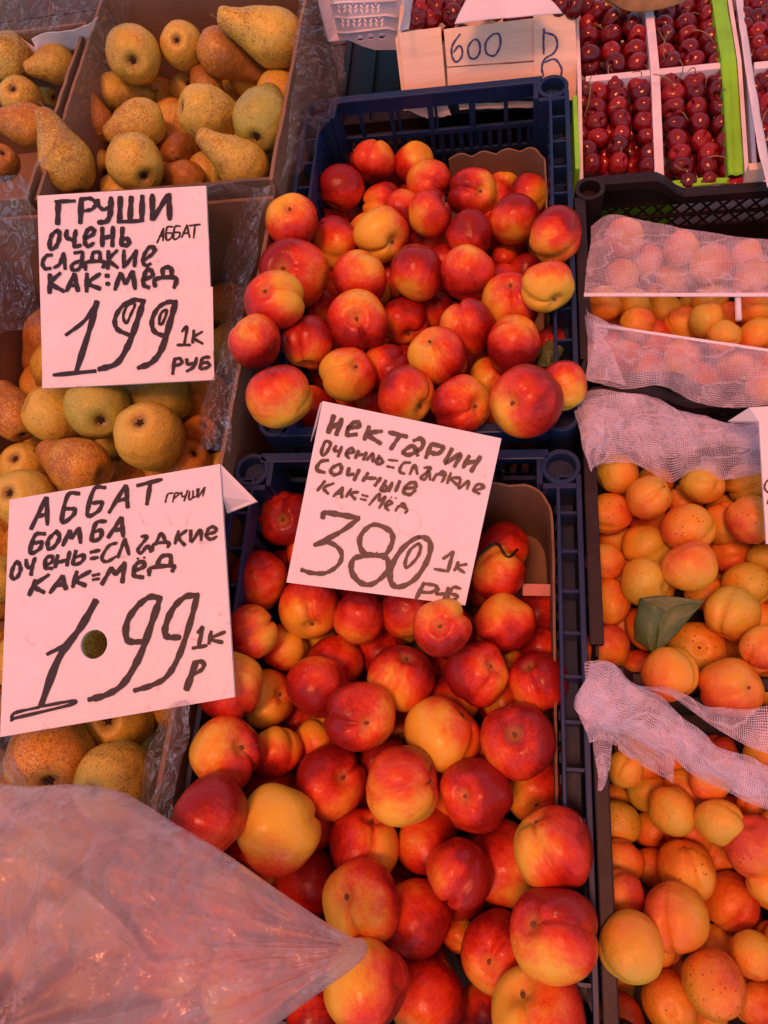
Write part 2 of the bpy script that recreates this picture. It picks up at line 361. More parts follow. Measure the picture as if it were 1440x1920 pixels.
# ------------------------------------------------------------------ crates and boxes
def poly_prism(bm, pts2, to3, th):
    a = [bm.verts.new(to3(u, v, 0)) for u, v in pts2]; b = [bm.verts.new(to3(u, v, th)) for u, v in pts2]
    bm.faces.new(a); bm.faces.new(b[::-1])
    for i in range(len(a)): j = (i+1) % len(a); bm.faces.new((a[i], b[i], b[j], a[j]))
def socket(bm, cx, cy, z, r=.0155, ro=.021, dz=.05):
    """square-ish corner post with a round stacking hole"""
    n = 24; ring = []
    for k in range(n):
        a = 2*math.pi*k/n; c, s = math.cos(a), math.sin(a)
        ring.append([Vector((cx+c*ro, cy+s*ro, z-dz)), Vector((cx+c*ro, cy+s*ro, z-.001)), Vector((cx+c*(ro-.001), cy+s*(ro-.001), z)),
                     Vector((cx+c*(r+.001), cy+s*(r+.001), z)), Vector((cx+c*r, cy+s*r, z-.001)), Vector((cx+c*r, cy+s*r, z-.018)), Vector((cx, cy, z-.0185))])
    vv = [[bm.verts.new(p) for p in rr] for rr in ring]
    for k in range(n):
        a, b = vv[k], vv[(k+1) % n]
        for i in range(5): bm.faces.new((a[i], b[i], b[i+1], a[i+1]))
        bm.faces.new((a[5], b[5], a[6]))
def blue_crate(x0, x1, y0, y1, label, zt=0.0, dep=.195, by1=None):
    t = empty('blue_crate', (0, 0, 0), label, 'crate', 'blue plastic nectarine crates'); zb = zt-dep; th = .0035
    # rear wall: band, window row, two slot rows
    def end_wall(y, s, full):
        bm = bmesh.new()
        xa_, xb_ = x0+.03, x1-.034
        box(bm, (xa_, y, zt-.004), (xb_, y+s*.012, zt), .0012)                       # flange
        box(bm, (xa_, y+s*.0005, zt-.029), (xb_, y+s*th, zt-.0042))
        box(bm, (xa_, y+s*.0005, zt-.075), (xb_, y+s*.006, zt-.068)); box(bm, (xa_, y+s*.0005, zt-.112), (xb_, y+s*.005, zt-.106))
        box(bm, (xa_, y+s*.0005, zb+.004), (xb_, y+s*th, zt-.150))
        W = xb_-xa_; cuts = [0, .02, .135, .155, .285, .305, .47, .495, .665, .69, .825, .845, .98, 1]
        for i in range(0, len(cuts), 2): box(bm, (xa_+W*cuts[i], y+s*.0008, zt-.068), (xa_+W*cuts[i+1], y+s*.0052, zt-.0292))
        ns = 21
        for i in range(ns+1):
            u = xa_+(W-.0065)*i/ns
            box(bm, (u, y+s*.001, zt-.106), (u+.0065, y+s*.0045, zt-.0752)); box(bm, (u, y+s*.001, zt-.150), (u+.0065, y+s*.0042, zt-.1122))
        for u in (.32, .5, .68): box(bm, (xa_+W*u, y-s*.003, zt-.150), (xa_+W*u+.004, y+s*.0004, zt-.03))
        link('end_wall', mesh(bm), BLUE, t)
    end_wall(y1, -1, True); end_wall(y0, 1, True)
    for s, x in ((1, x0), (-1, x1)):                                                    # long sides: ladder ribbed double rim
        bm = bmesh.new()
        box(bm, (x, y0+.03, zt-.0045), (x+s*.006, y1-.03, zt), .001); box(bm, (x+s*.0225, y0+.03, zt-.0045), (x+s*.0265, y1-.03, zt-.001), .001)
        k = int((y1-y0-.06)/.042)
        for i in range(k+1):
            y = y0+.03+(y1-y0-.063)*i/k; box(bm, (x+s*.0062, y, zt-.030), (x+s*.0223, y+.003, zt-.003))
        box(bm, (x+s*.0225, y0+.03, zt-.03), (x+s*.0255, y1-.03, zt-.0047)); 
        box(bm, (x+s*.0062, y0+.03, zt-.034), (x+s*.0265, y1-.03, zt-.0305)) if 0 else box(bm, (x+s*.0062, y0+.03, zt-.052), (x+s*.0222, y1-.03, zt-.049))
        for i in range(int((y1-y0)/.02)):
            y = y0+.012+i*.02; box(bm, (x+s*.023, y, zt-.15), (x+s*.027, y+.009, zt-.0345))
        box(bm, (x+s*.022, y0+.01, zb+.004), (x+s*.027, y1-.01, zt-.1505))
        link('side_wall', mesh(bm), BLUE, t)
    for x, y in ((x0+.021, y1-.021), (x1-.021, y1-.021), (x0+.021, y0+.021), (x1-.021, y0+.021)):
        bm = bmesh.new(); socket(bm, x, y, zt, dz=dep-.01)
        sx = 1 if x < (x0+x1)/2 else -1; sy = 1 if y < (y0+y1)/2 else -1
        box(bm, (x+sx*.0195, y-sy*.018, zb+.005), (x+sx*.0255, y+sy*.020, zt-.0012)); box(bm, (x-sx*.018, y+sy*.0195, zb+.005), (x+sx*.0190, y+sy*.0255, zt-.0014))
        link('corner_post', mesh(bm), BLUE, t)
    bm = bmesh.new(); box(bm, (x0+.01, y0+.01, zb), (x1-.01, y1-.01, zb+.0038)); link('base', mesh(bm), BLUE, t)
    bm = bmesh.new(); box(bm, (x0+.032, y0+.01, -.1685), (x1-.030, (by1 or y1)-.012, -.1665)); link('cardboard_base', mesh(bm), CARD, t)
    return t
UX0, UX1, UY0, UY1 = -.303, .066, .392, .940
LX0, LX1, LY0, LY1 = -.326, .0655, -.20, .374
blue_crate(UX0, UX1, UY0, UY1, 'dark blue lattice crate of nectarines behind the 380 price card, upper one', .004, by1=.887)
blue_crate(LX0, LX1, LY0, LY1, 'dark blue lattice crate of nectarines nearest the front, under the 380 price card', -.002)

def liner(pts, ztop, zbot, wav, amp, label, th=.0025, step=.004, mat=CARD, closed=False, wf=None):
    """thin cardboard wall along a plan path with a wavy upper edge"""
    path = catmull([(x, y) for x, y in pts], 10); L = [0]
    for a, b in zip(path, path[1:]): L.append(L[-1]+float(np.linalg.norm(np.array(b)-np.array(a))))
    v, f = [], []; nn = len(path)
    fine = []
    total = L[-1]; k = max(2, int(total/step)); j = 0
    for i in range(k+1):
        s = total*i/k
        while j < nn-2 and L[j+1] < s: j += 1
        u = (s-L[j])/max(1e-9, L[j+1]-L[j]); p = np.array(path[j])*(1-u)+np.array(path[j+1])*u; d = np.array(path[j+1])-np.array(path[j]); d = d/np.linalg.norm(d)
        zt = ztop(s/total) if callable(ztop) else ztop
        zt += amp*abs(math.sin(math.pi*s/wav))+.0012*noise.noise(Vector((s*60, 1, 2)))
        fine.append((p, np.array([-d[1], d[0]]), zt))
    for p, n_, zt in fine:
        q = p+n_*th; v += [(p[0], p[1], zbot), (p[0], p[1], zt), (q[0], q[1], zt), (q[0], q[1], zbot)]
    for i in range(len(fine)-1):
        a = i*4; b = a+4
        f += [(a, b, b+1, a+1), (a+1, b+1, b+2, a+2), (a+2, b+2, b+3, a+3)]
    f += [(0, 1, 2, 3), tuple(len(v)-4+q for q in (3, 2, 1, 0))]
    return tag(link('cardboard_liner', pymesh(v, f), mat), label, 'cardboard liner', 'scalloped cardboard liners in the blue crates')
liner([(-.10, .872), (-.02, .87), (.012, .868), (.026, .86), (.034, .835), (.035, .70), (.035, .44)], lambda s: -.062+.012*min(1, s*2), -.17, .034, .008,
      'brown scalloped cardboard liner in the back right corner of the upper blue crate')
liner([(-.10, LY1-.034), (-.02, LY1-.036), (.012, LY1-.040), (.028, LY1-.054), (.034, LY1-.09), (.034, .15), (.033, -.15)], lambda s: -.020-.012*s, -.17, .045, .006,
      'brown scalloped cardboard liner in the back right corner of the lower blue crate')
bm = bmesh.new(); box(bm, P(980, 1095, -.07), P(1032, 1118, -.07)+Vector((0, 0, .001)))
tag(link('paper_label', mesh(bm), mat_plain('pink_label_paper', (.62, .30, .28), .7)), 'small pink paper label inside the lower blue crate beside its liner', 'label')
bm = bmesh.new(); tube(bm, catmull([P(885, 1050, -.035), P(905, 1035, -.03), P(925, 1020, -.03), P(935, 1022, -.028), P(952, 1045, -.03), P(970, 1030, -.035)], 5), .0016)
tag(link('cable_tie', mesh(bm, True), BLACK), 'black bent wire tie above a red nectarine beside the 380 card', 'wire tie')

# black crates, wide way round, with a dipped handle rim
def black_crate(y0, y1, label, x0=.068, x1=.385, zt=0.0, dep=.125, dipx=(.168, .205), dip=.03, dipside=(1, 1), posts=(1, 1, 1, 1), dipf=None):
    t = empty('black_crate', (0, 0, 0), label, 'crate', 'black plastic apricot crates'); zb = zt-dep
    def rim(y, s, dipx=dipx):
        xs = [x0+.03, dipx[0]-.015, dipx[0], dipx[0]+.3*(dipx[1]-dipx[0]), dipx[0]+.7*(dipx[1]-dipx[0]), dipx[1], dipx[1]+.015, x1-.04]; zs = [0, 0, -.001, -.2*dip-.002, -.8*dip+.001, -dip, -dip, -dip]
        bm = bmesh.new(); prof = [(0, 0), (.002, .003), (.011, .003), (.014, .0), (.014, -.012), (.0105, -.013), (.0105, -.003), (.0, -.004)]
        rings = []
        for x, z in zip(xs, zs): rings.append([bm.verts.new((x, y+s*(a-.003), zt+z+b)) for a, b in prof])
        for a, b in zip(rings, rings[1:]):
            for k in range(len(prof)): m_ = (k+1) % len(prof); bm.faces.new((a[k], a[m_], b[m_], b[k]))
        bm.faces.new(rings[0]); bm.faces.new(rings[-1][::-1])
        link('dipped_rim', mesh(bm), BLACK, t)
        # wall with triangle lattice
        bm = bmesh.new(); yy = y+s*.003
        def zr(x):
            return zt+np.interp(x, xs, zs)
        X = x0+.022; 
        box(bm, (X, yy, zb+.002), (x1-.02, yy+s*.003, zt-.088))
        nseg = 12
        for i in range(nseg):
            xa_ = X+(dipx[1]-X)*i/nseg; xb_ = X+(dipx[1]-X)*(i+1)/nseg; a = [bm.verts.new((xa_, yy, zt-.043)), bm.verts.new((xb_, yy, zt-.043)), bm.verts.new((xb_, yy, zr(xb_)-.004)), bm.verts.new((xa_, yy, zr(xa_)-.004))]
            if zr(xb_)-.004 > zt-.0425:
                b = [bm.verts.new(v_.co+Vector((0, s*.003, 0))) for v_ in a]; bm.faces.new(a); bm.faces.new(b[::-1])
                for k in range(4): m_ = (k+1) % 4; bm.faces.new((a[k], a[m_], b[m_], b[k]))
        box(bm, (X, yy-s*.0004, zt-.0462), (x1-.02, yy+s*.0036, zt-.0432)); 
        for (z0_, z1_) in ((zt-.0660, zt-.0464), (zt-.0880, zt-.0692)):
            if z1_ < zt-.06: box(bm, (X, yy-s*.0004, zt-.0690), (x1-.02, yy+s*.0036, zt-.0662))
            k = int((x1-x0-.04)/.019); w_ = (x1-x0-.04)/k
            for i in range(k):
                for q in (0, 1):
                    xa_, xb_ = (X+i*w_, X+(i+1)*w_) if q else (X+(i+1)*w_, X+i*w_); tw = .0026 if xb_ > xa_ else -.0026
                    o_ = .0004*q
                    pts = [(xa_, z0_), (xa_+tw, z0_), (xb_, z1_), (xb_-tw, z1_)]
                    poly_prism(bm, pts, lambda u, v_, h: Vector((u, yy+s*(h+o_), v_)), .0024)
        box(bm, (X, yy, zb), (X+.016, yy+s*.0034, zt-.0464))
        link('lattice_wall', mesh(bm), BLACK, t)
    if dipside[0]: rim(y1, -1)
    if dipside[1]: rim(y0, 1, dipf or dipx)
    for s, x in ((1, x0), (-1, x1)):
        bm = bmesh.new(); box(bm, (x, y0+.03, zt-.006), (x+s*.0135, y1-.03, zt+.002), .0015); box(bm, (x+s*.006, y0+.02, zb+.002), (x+s*.009, y1-.02, zt-.0062)); link('side_wall', mesh(bm), BLACK, t)
    for on_, x, y in zip(posts, (x0+.019, x1-.021, x0+.019, x1-.021), (y1-.018, y1-.02, y0+.018, y0+.02)):
        if not on_: continue
        bm = bmesh.new(); socket(bm, x, y, zt+.004, .013, .0185, dep-.004); link('corner_post', mesh(bm), BLACK, t)
    bm = bmesh.new(); box(bm, (x0+.004, y0+.004, zb-.004), (x1-.004, y1-.004, zb)); link('base', mesh(bm), BLACK, t)
    return t
black_crate(.455, .752, 'black lattice crate of gauze covered apricots below the cherry trays')
black_crate(.130, .447, 'black crate of uncovered apricots in the middle of the right side', dipx=(.140, .19), dipside=(1, 1), x0=.0675, posts=(1, 1, 0, 1), dipf=(.095, .11))
black_crate(-.19, .118, 'black crate of ripe apricots in the bottom right corner', x0=.0668, dipside=(0, 1), posts=(0, 1, 1, 1))

# cardboard pear boxes: four walls of thick board, wavy cut edges
def board(bm, a, b, z0, z1, th, n=24, zf=None, sd_=0):
    a, b = Vector(a), Vector(b); d = (b-a); nrm = Vector((-d.y, d.x, 0)).normalized()*th; rows = []
    for i in range(n+1):
        u = i/n; p = a+d*u; top = (zf(u) if zf else z1)+.0015*noise.noise(Vector((u*25, sd_, 0))); off = nrm*.6*noise.noise(Vector((u*4, sd_, 3)))
        q = [Vector((p.x, p.y, z0)), Vector((p.x, p.y, top))+off, Vector((p.x, p.y, top))+off+nrm, Vector((p.x, p.y, z0))+nrm]
        rows.append([bm.verts.new(x) for x in q])
    for r, s in zip(rows, rows[1:]):
        for k in range(3): bm.faces.new((r[k], s[k], s[k+1], r[k+1]))
    bm.faces.new(rows[0]); bm.faces.new(rows[-1][::-1])
def pear_box(pts, z0, z1, label, names=('board_wall',)*4, mats=None, zfs=None):
    t = empty('pear_box', (0, 0, 0), label, 'cardboard box', 'film lined cardboard pear boxes')
    for i in range(4):
        bm = bmesh.new(); board(bm, pts[i]+(0,), pts[(i+1) % 4]+(0,), z0, z1, .005, sd_=i*7, zf=(zfs or {}).get(i)); link('board_wall', mesh(bm), (mats or [CARD]*4)[i], t)
    bm = bmesh.new(); xs = [p[0] for p in pts]; ys = [p[1] for p in pts]; box(bm, (min(xs)+.006, min(ys)+.006, z0), (max(xs)-.006, max(ys)-.006, z0+.004)); link('board_base', mesh(bm), CARD, t)
    return t
pear_box([(-.655, .742), (-.313, .742), (-.305, 1.16), (-.650, 1.16)], -.17, .05, 'deep cardboard pear box lined with clear film behind the ГРУШИ card', mats=[CARD_SHADE, CARD, CARD, CARD])
pear_box([(-.78, -.20), (-.340, -.20), (-.318, .735), (-.78, .735)], -.20, .03, 'long cardboard pear box at lower left under the two pear price cards', zfs={1: lambda u: .03-.02*max(0, u-.6)})
pear_box([(-1.02, .742), (-.665, .742), (-.660, 1.10), (-1.02, 1.10)], -.17, .052, 'cardboard pear box with white paper at the far left edge')

# cherry trays -------------------------------------------------------
TZ = 0.0
def sag(bm):
    for v_ in bm.verts: v_.co.z -= .032*max(0, min(1, (.93-v_.co.y)/.165))
    return bm
def cherry_tray(x0, x1, y0, y1, divx, divy, label, liner_=True, dep=.075):
    t = empty('cherry_tray', (0, 0, 0), label, 'tray', 'divided white trays of cherries')
    def wl(nm, a, b, m=TRAY):
        bm = bmesh.new()
        if a[1] < .92 and b[1] > .94: box(bm, a, (b[0], .93, b[2])); box(bm, (a[0], .93, a[2]), b)
        else: box(bm, a, b, .0008)
        link(nm, mesh(sag(bm)), m, t)
    wl('tray_wall', (x0, y0, TZ-dep), (x0+.005, y1, TZ)); wl('tray_wall', (x1-.005, y0, TZ-dep), (x1, y1, TZ+.004)); wl('tray_wall', (x0+.0052, y1-.005, TZ-dep), (x1-.0052, y1, TZ)); wl('tray_wall', (x0+.0052, y0, TZ-dep), (x1-.0052, y0+.005, TZ-.004))
    wl('tray_base', (x0, y0, TZ-dep-.004), (x1, y1, TZ-dep-.0002), TRAY)
    for x in divx: wl('divider', (x-.0055, y0+.0052, TZ-dep), (x+.0055, y1-.0052, TZ+.001))
    xs = [x0+.005]+list(divx)+[x1-.005]
    for a, b in zip(xs, xs[1:]):
        for y in divy: wl('divider', (a+.0057, y-.005, TZ-dep), (b-.0057, y+.005, TZ-.0005))
    return t
cherry_tray(.078, .284, .7605, 1.24, (.178,), (.931,), 'white four part cherry tray with lime green liner behind the black crates')
cherry_tray(.290, .400, .7605, 1.24, (), (.925,), 'white cherry tray at the far right edge of the back row')
def strip(bm, a, b, wdt, th, waves=3, sd_=0, n=50, zt=0, dz=.06):
    a, b = Vector(a), Vector(b); rows = []
    d = (b-a).normalized(); s = Vector((-d.y, d.x, 0))
    for i in range(n+1):
        u = i/n; p = a.lerp(b, u); w_ = wdt*(1+.15*noise.noise(Vector((u*7, sd_, 0))))
        row = []
        for k in range(7):
            q = k/6; fold = .0014*math.sin(q*9+u*5+sd_)+.001*noise.noise(Vector((u*14, q*3, sd_)))
            row.append(bm.verts.new(p+s*(w_*(q-.5)+.0)+Vector((0, 0, fold-.5*dz*(1-q)**2))))
        rows.append(row)
    for r, q in zip(rows, rows[1:]):
        for k in range(6): bm.faces.new((r[k], q[k], q[k+1], r[k+1]))
bm = bmesh.new(); strip(bm, (.2685, 1.236, TZ+.004), (.2685, .768, TZ+.004), .018, 0, sd_=1, dz=-.0)
g1 = mesh(sag(bm), True); bm = bmesh.new()
o = tag(link('green_liner', g1, GREEN), 'lime green plastic liner folded along the right wall of the cherry tray', 'liner'); 
md = o.modifiers.new('thickness', 'SOLIDIFY'); md.thickness = .001
bm = bmesh.new(); v0 = None
rows = []
for i in range(40):
    u = i/39; y = 1.23-u*.462; rows.append([bm.verts.new((.2595-.004*k/3+.002*noise.noise(Vector((u*20, k, 0))), y, TZ+.002-.07*k/3)) for k in range(4)])
for r, q in zip(rows, rows[1:]):
    for k in range(3): bm.faces.new((r[k], q[k], q[k+1], r[k+1]))
link('inner_fold', mesh(sag(bm), True), GREEN, o)
bm = bmesh.new(); strip(bm, (.190, .7665, TZ-.002), (.262, .7665, TZ-.002), .010, 0, sd_=3, n=24, dz=0); sag(bm)
o = tag(link('green_liner', mesh(bm, True), GREEN), 'lime green liner fold at the front edge of the cherry tray', 'liner'); md = o.modifiers.new('thickness', 'SOLIDIFY'); md.thickness = .001
bm = bmesh.new(); box(bm, (.0705, .77, -.05), (.0765, .90, .0015), .001)
tag(link('green_liner', mesh(bm), GREEN), 'narrow lime green liner strip between blue crate and cherry tray', 'liner')
# lime green and white sacking seen through the lattice of the black crate
bm = bmesh.new(); box(bm, (.075, .7585, -.12), (.20, .7605, -.03)); tag(link('green_liner', mesh(bm), GREEN), 'lime green liner showing through the lattice of the black crate', 'liner')
bm = bmesh.new(); box(bm, (.2005, .7585, -.12), (.40, .7607, -.035)); tag(link('paper_sheet', mesh(bm), PAPER), 'white paper showing through the right lattice of the black crate', 'paper')

# wooden crate with the 600 B front -----------------------------------
WY = .975
TL = math.radians(38)
def PT(px, py, Y):
    d = rayd(px, py); n_ = np.array([0, -math.cos(TL), math.sin(TL)]); return Vector(CP + d*(np.dot(np.array([0, Y, 0.0])-CP, n_)/np.dot(d, n_)))
def WP(px, py): return PT(px, py, WY)
wc = empty('plywood_crate', (0, 0, 0), 'pale plywood crate marked 600 В in blue standing behind the blue crate', 'wooden crate')
def slab(nm, px, mat, y=0.0, th=.004, jag=0):
    bm = bmesh.new(); pts = [PT(a, b, WY-y) for a, b in px]; q = []
    for i in range(len(pts)):
        a, b = pts[i], pts[(i+1) % len(pts)]; m_ = 8 if jag else 1
        for k in range(m_):
            p = a.lerp(b, k/m_)
            if k: p += Vector((0, 0, jag*noise.noise(p*300)))
            q.append(p)
    a = [bm.verts.new(p) for p in q]; b = [bm.verts.new(p+Vector((0, math.cos(TL)*th, -math.sin(TL)*th))) for p in q]
    bm.faces.new(a); bm.faces.new(b[::-1])
    for i in range(len(a)): j = (i+1) % len(a); bm.faces.new((a[i], b[i], b[j], a[j]))
    return link(nm, mesh(bm), mat, wc)
slab('plank', [(832, 55), (1078, 24), (1082, 108), (838, 125)], WOOD, 0, jag=.0012)
slab('plank', [(838, 127.5), (1082, 111), (1086, 176), (842, 192)], WOOD, .0008, jag=.0015)
slab('plank', [(748, 62), (826, 50), (838, 190), (764, 205)], WOOD, .0045, jag=.002)
slab('plank', [(1000, 30), (1076, 22), (1087, 190), (1003, 182)], WOOD, .0045, jag=.001)
slab('post', [(741, 72), (750, 60), (768, 205), (757, 208)], WOOD, -.004, .02, jag=.002)
slab('plank', [(757, 200), (838, 196), (846, 216), (800, 222), (768, 208)], WOOD, -.012, jag=.004)
slab('plank', [(860, 195), (1010, 190), (1010, 200), (862, 206)], WOOD, -.012, jag=.003)
p = PT(1080, 25, WY); q = PT(745, 62, WY); WB = p.y+.004
for x in (q.x, p.x-.002):
    bm = bmesh.new(); box(bm, (x, WB, -.03), (x+.005, WY+.26, p.z-.002)); link('side_plank', mesh(bm), WOOD, wc)
bm = bmesh.new(); box(bm, (q.x, WY+.26, -.03), (p.x, WY+.265, p.z)); link('rear_plank', mesh(bm), WOOD, wc)
bm = bmesh.new(); box(bm, (q.x, WB-.03, -.036), (p.x, WY+.265, -.0305)); link('base_plank', mesh(bm), WOOD, wc)
bm = bmesh.new()
for (a, b) in ((855, 100), (790, 165)): pass
# dark stacked crates seen in the gap behind the blue rim
dk = empty('dark_crate', (0, 0, 0), 'black plastic crate lying in shadow below the white basket', 'crate')
bm = bmesh.new(); box(bm, (-.30, .985, -.13), (.07, .990, -.125), 0); box(bm, (-.29, .985, -.205), (.07, .989, -.131))
for i in range(9): box(bm, (-.285+i*.04, .980, -.2), (-.281+i*.04, .9845, -.131))
link('front_wall', mesh(bm), BLACK, dk)
bm = bmesh.new(); box(bm, (-.30, .991, -.135), (.07, 1.30, -.130)); box(bm, (-.30, 1.02, -.1298), (.07, 1.026, -.110)); 
for i in range(8): box(bm, (-.29+i*.045, 1.0265, -.1298), (-.286+i*.045, 1.30, -.122))
link('lid', mesh(bm), BLACK, dk)

# white fruit basket with leaf shaped holes ------------------------------
bk = empty('white_basket', (0, 0, 0), 'white plastic basket with leaf shaped holes at the top centre', 'basket'); BY = 1.07
def BPt(px, py): return PY(px, py, BY)
bx0, bx1 = BPt(618, 40).x, BPt(768, 40).x
def basket_wall():
    """a plate with real holes: cut by triangulating outline minus holes"""
    from mathutils.geometry import delaunay_2d_cdt
    out = [(612, -30), (770, -30), (768, 92), (704, 93), (680, 86), (655, 75), (636, 74)]
    holes = []
    for r, (yy, xx0) in enumerate(((15, 641), (41, 648))):
        for i in range(4):
            cx = xx0+i*21; 
            for s in (-1, 1):
                for k in range(2):
                    c = np.array([cx+s*5.2, yy-3+k*8]); ax = np.array([s*.45, -.9])*1; n_ = np.array([ax[1], -ax[0]])
                    holes.append([tuple(c+ax*6*math.cos(a)*.9+n_*2.3*math.sin(a)) for a in np.linspace(0, 2*math.pi, 9)[:-1]])
            holes.append([(cx-6, yy-10), (cx+6, yy-10), (cx, yy-6)])
    for cx, cy in ((675, 71), (695, 68), (716, 67)): holes.append([(cx+6.3*math.cos(a), cy+6.3*math.sin(a)) for a in np.linspace(0, 2*math.pi, 15)[:-1]])
    vs2 = []; edges = []
    for lp in [out]+holes:
        s = len(vs2); vs2 += [Vector(p_) for p_ in lp]; edges += [(s+i, s+(i+1) % len(lp)) for i in range(len(lp))]
    ov, oe, of, _, _, _ = delaunay_2d_cdt([Vector((a.x, a.y)) for a in vs2], edges, [], 1, 1e-4)
    def inside(p_, lp):
        c = False
        for i in range(len(lp)):
            (x1_, y1_), (x2_, y2_) = lp[i], lp[i-1]
            if (y1_ > p_[1]) != (y2_ > p_[1]) and p_[0] < (x2_-x1_)*(p_[1]-y1_)/(y2_-y1_)+x1_: c = not c
        return c
    bm = bmesh.new(); vv = [bm.verts.new(BPt(a.x, a.y)) for a in ov]
    for fc in of:
        c = sum((Vector(ov[i]) for i in fc), Vector((0, 0)))/len(fc)
        if inside(c, out) and not any(inside(c, h) for h in holes):
            try: bm.faces.new([vv[i] for i in fc])
            except ValueError: pass
    o = link('pierced_wall', mesh(bm), WHITEP, bk); md = o.modifiers.new('thickness', 'SOLIDIFY'); md.thickness = .0022; md.offset = 0
basket_wall()
bm = bmesh.new()
for pts in ([(618, 6), (640, 3), (742, 0)], [(628, 30), (650, 33), (725, 27), (745, 31)], [(632, 60), (652, 60), (728, 51), (742, 57)]): tube(bm, [BPt(a, b)+Vector((0, -.002, 0)) for a, b in pts], .0016)
link('rib', mesh(bm, True), WHITEP, bk)
bm = bmesh.new(); a = BPt(612, 60); b = BPt(768, 60); zt_ = BPt(700, -30).z; zb_ = BPt(700, 70).z
box(bm, (a.x-.002, BY+.002, zb_), (a.x, BY+.22, zt_)); box(bm, (b.x, BY+.002, zb_), (b.x+.002, BY+.22, zt_)); box(bm, (a.x, BY+.22, zb_), (b.x, BY+.222, zt_)); box(bm, (a.x, BY+.003, zb_-.002), (b.x, BY+.22, zb_))
link('basket_body', mesh(bm), WHITEP, bk)

# ------------------------------------------------------------------ fruit shapes
def revolve(fn, nth=34, nph=48, zmax=None):
    v, f = [], []
    v.append(fn(0, 0))
    for i in range(1, nth):
        th = math.pi*i/nth
        for k in range(nph): v.append(fn(th, 2*math.pi*k/nph))
    v.append(fn(math.pi, 0)); last = len(v)-1
    for k in range(nph): f.append((0, 1+k, 1+(k+1) % nph))
    for i in range(nth-2):
        for k in range(nph):
            a = 1+i*nph+k; b = 1+i*nph+(k+1) % nph; f.append((a, a+nph, b+nph, b))
    for k in range(nph): f.append((last, last-nph+(k+1) % nph, last-nph+k))
    return pymesh(v, f, True)
def nect_mesh(sd_, groove=.07, asym=.05, hgt=.95, wid=.16, lump=.05, cav=.24, xs=1., ys=1., nth=34, nph=48):
    def fn(th, ph):
        p = (ph+math.pi) % (2*math.pi)-math.pi
        s = math.sin(th); R = 1.0
        cut = math.exp(-(p/wid)**2)*min(1, s*2.2)*(.55+.45*math.cos(th/1.05))
        R -= groove*cut*(1 if th < 2.4 else max(0, (math.pi-th)/.74))
        R += asym*math.exp(-((p-.55)/.4)**2)*s + asym*.5*math.exp(-((p+.5)/.35)**2)*s
        d = Vector((s*math.cos(ph), s*math.sin(ph), math.cos(th)))
        R += lump*noise.noise(d*1.1+Vector((sd_*3.1, 0, 0)))
        x, y, z = d.x*R*xs, d.y*R*ys, d.z*R*hgt
        z -= cav*math.exp(-(th/.27)**2) + .25*cav*math.exp(-(th/.6)**2)
        z += .10*math.exp(-((math.pi-th)/.25)**2)*-.6
        return (x, y, z)
    return revolve(fn, nth, nph)
NM = [nect_mesh(i, g, a, h, w_, l) for i, (g, a, h, w_, l) in enumerate(((.09, .05, .94, .14, .09), (.15, .08, .92, .13, .10), (.06, .03, .97, .16, .12), (.18, .11, .95, .12, .09), (.10, .06, 1.0, .15, .14), (.22, .13, .94, .13, .08)))]
AM = [nect_mesh(20+i, g, a, h, .11, l, .15, x_, y_) for i, (g, a, h, l, x_, y_) in enumerate(((.09, .05, 1.02, .08, 1.0, .92), (.13, .06, .96, .10, 1.0, .95), (.08, .04, 1.10, .09, .98, .92), (.16, .08, 1.0, .11, 1.02, .94), (.06, .04, .98, .08, 1.0, .97)))]
CM = [nect_mesh(40+i, g, .06, h, .3, l, .34, 1.05, .92, 20, 28) for i, (g, h, l) in enumerate(((.05, .92, .06), (.09, .88, .08), (.03, .95, .05)))]
def pear_mesh(sd_, prof, bend=.0, lump=.05):
    pr = catmull(prof, 5); n_ = len(pr); nph = 40; v = []; f = []
    for i, (r, z) in enumerate(pr):
        r = max(r, 0)
        for k in range(nph):
            a = 2*math.pi*k/nph; d = Vector((math.cos(a)*r, math.sin(a)*r, z))
            q = 1+lump*noise.noise(d*1.3+Vector((sd_*5.3, 0, 0)))+.02*noise.noise(d*4+Vector((sd_*5.3, 9, 0)))+.018*math.cos(5*a+sd_)*max(0, -z-.1)
            bx = bend*max(0, z-.3)**2*.22
            v.append((d.x*q+bx, d.y*q, z+.03*noise.noise(d*1.5)))
    for i in range(n_-1):
        for k in range(nph): f.append((i*nph+k, i*nph+(k+1) % nph, (i+1)*nph+(k+1) % nph, (i+1)*nph+k))
    f.append(tuple(range(nph))[::-1]); f.append(tuple((n_-1)*nph+k for k in range(nph)))
    return pymesh(v, f, True)
PA = [(.02, -.84), (.10, -.86), (.22, -.95), (.45, -.93), (.78, -.64), (.96, -.22), (.99, .15), (.90, .55), (.72, .98), (.55, 1.36), (.43, 1.70), (.35, 1.95), (.24, 2.10), (.10, 2.14), (.02, 2.12)]
PB = [(.02, -.78), (.12, -.82), (.26, -.92), (.52, -.90), (.84, -.58), (1.0, -.12), (.98, .28), (.84, .66), (.66, 1.0), (.52, 1.30), (.42, 1.52), (.30, 1.70), (.14, 1.78), (.02, 1.75)]
PM = [pear_mesh(0, PA, .25), pear_mesh(1, PB, -.2), pear_mesh(2, PA, -.35, .08), pear_mesh(3, PB, .3, .08)]; PLEN = [2.12, 1.76, 2.12, 1.76]
bm = bmesh.new(); bmesh.ops.create_uvsphere(bm, u_segments=10, v_segments=6, radius=1)
for v_ in bm.verts: v_.co = Vector((v_.co.x*.07, v_.co.y*.055, v_.co.z*.05)); v_.co.x += .02*noise.noise(v_.co*40)
SCARM = mesh(bm, True); SCARM.materials.append(STALK)
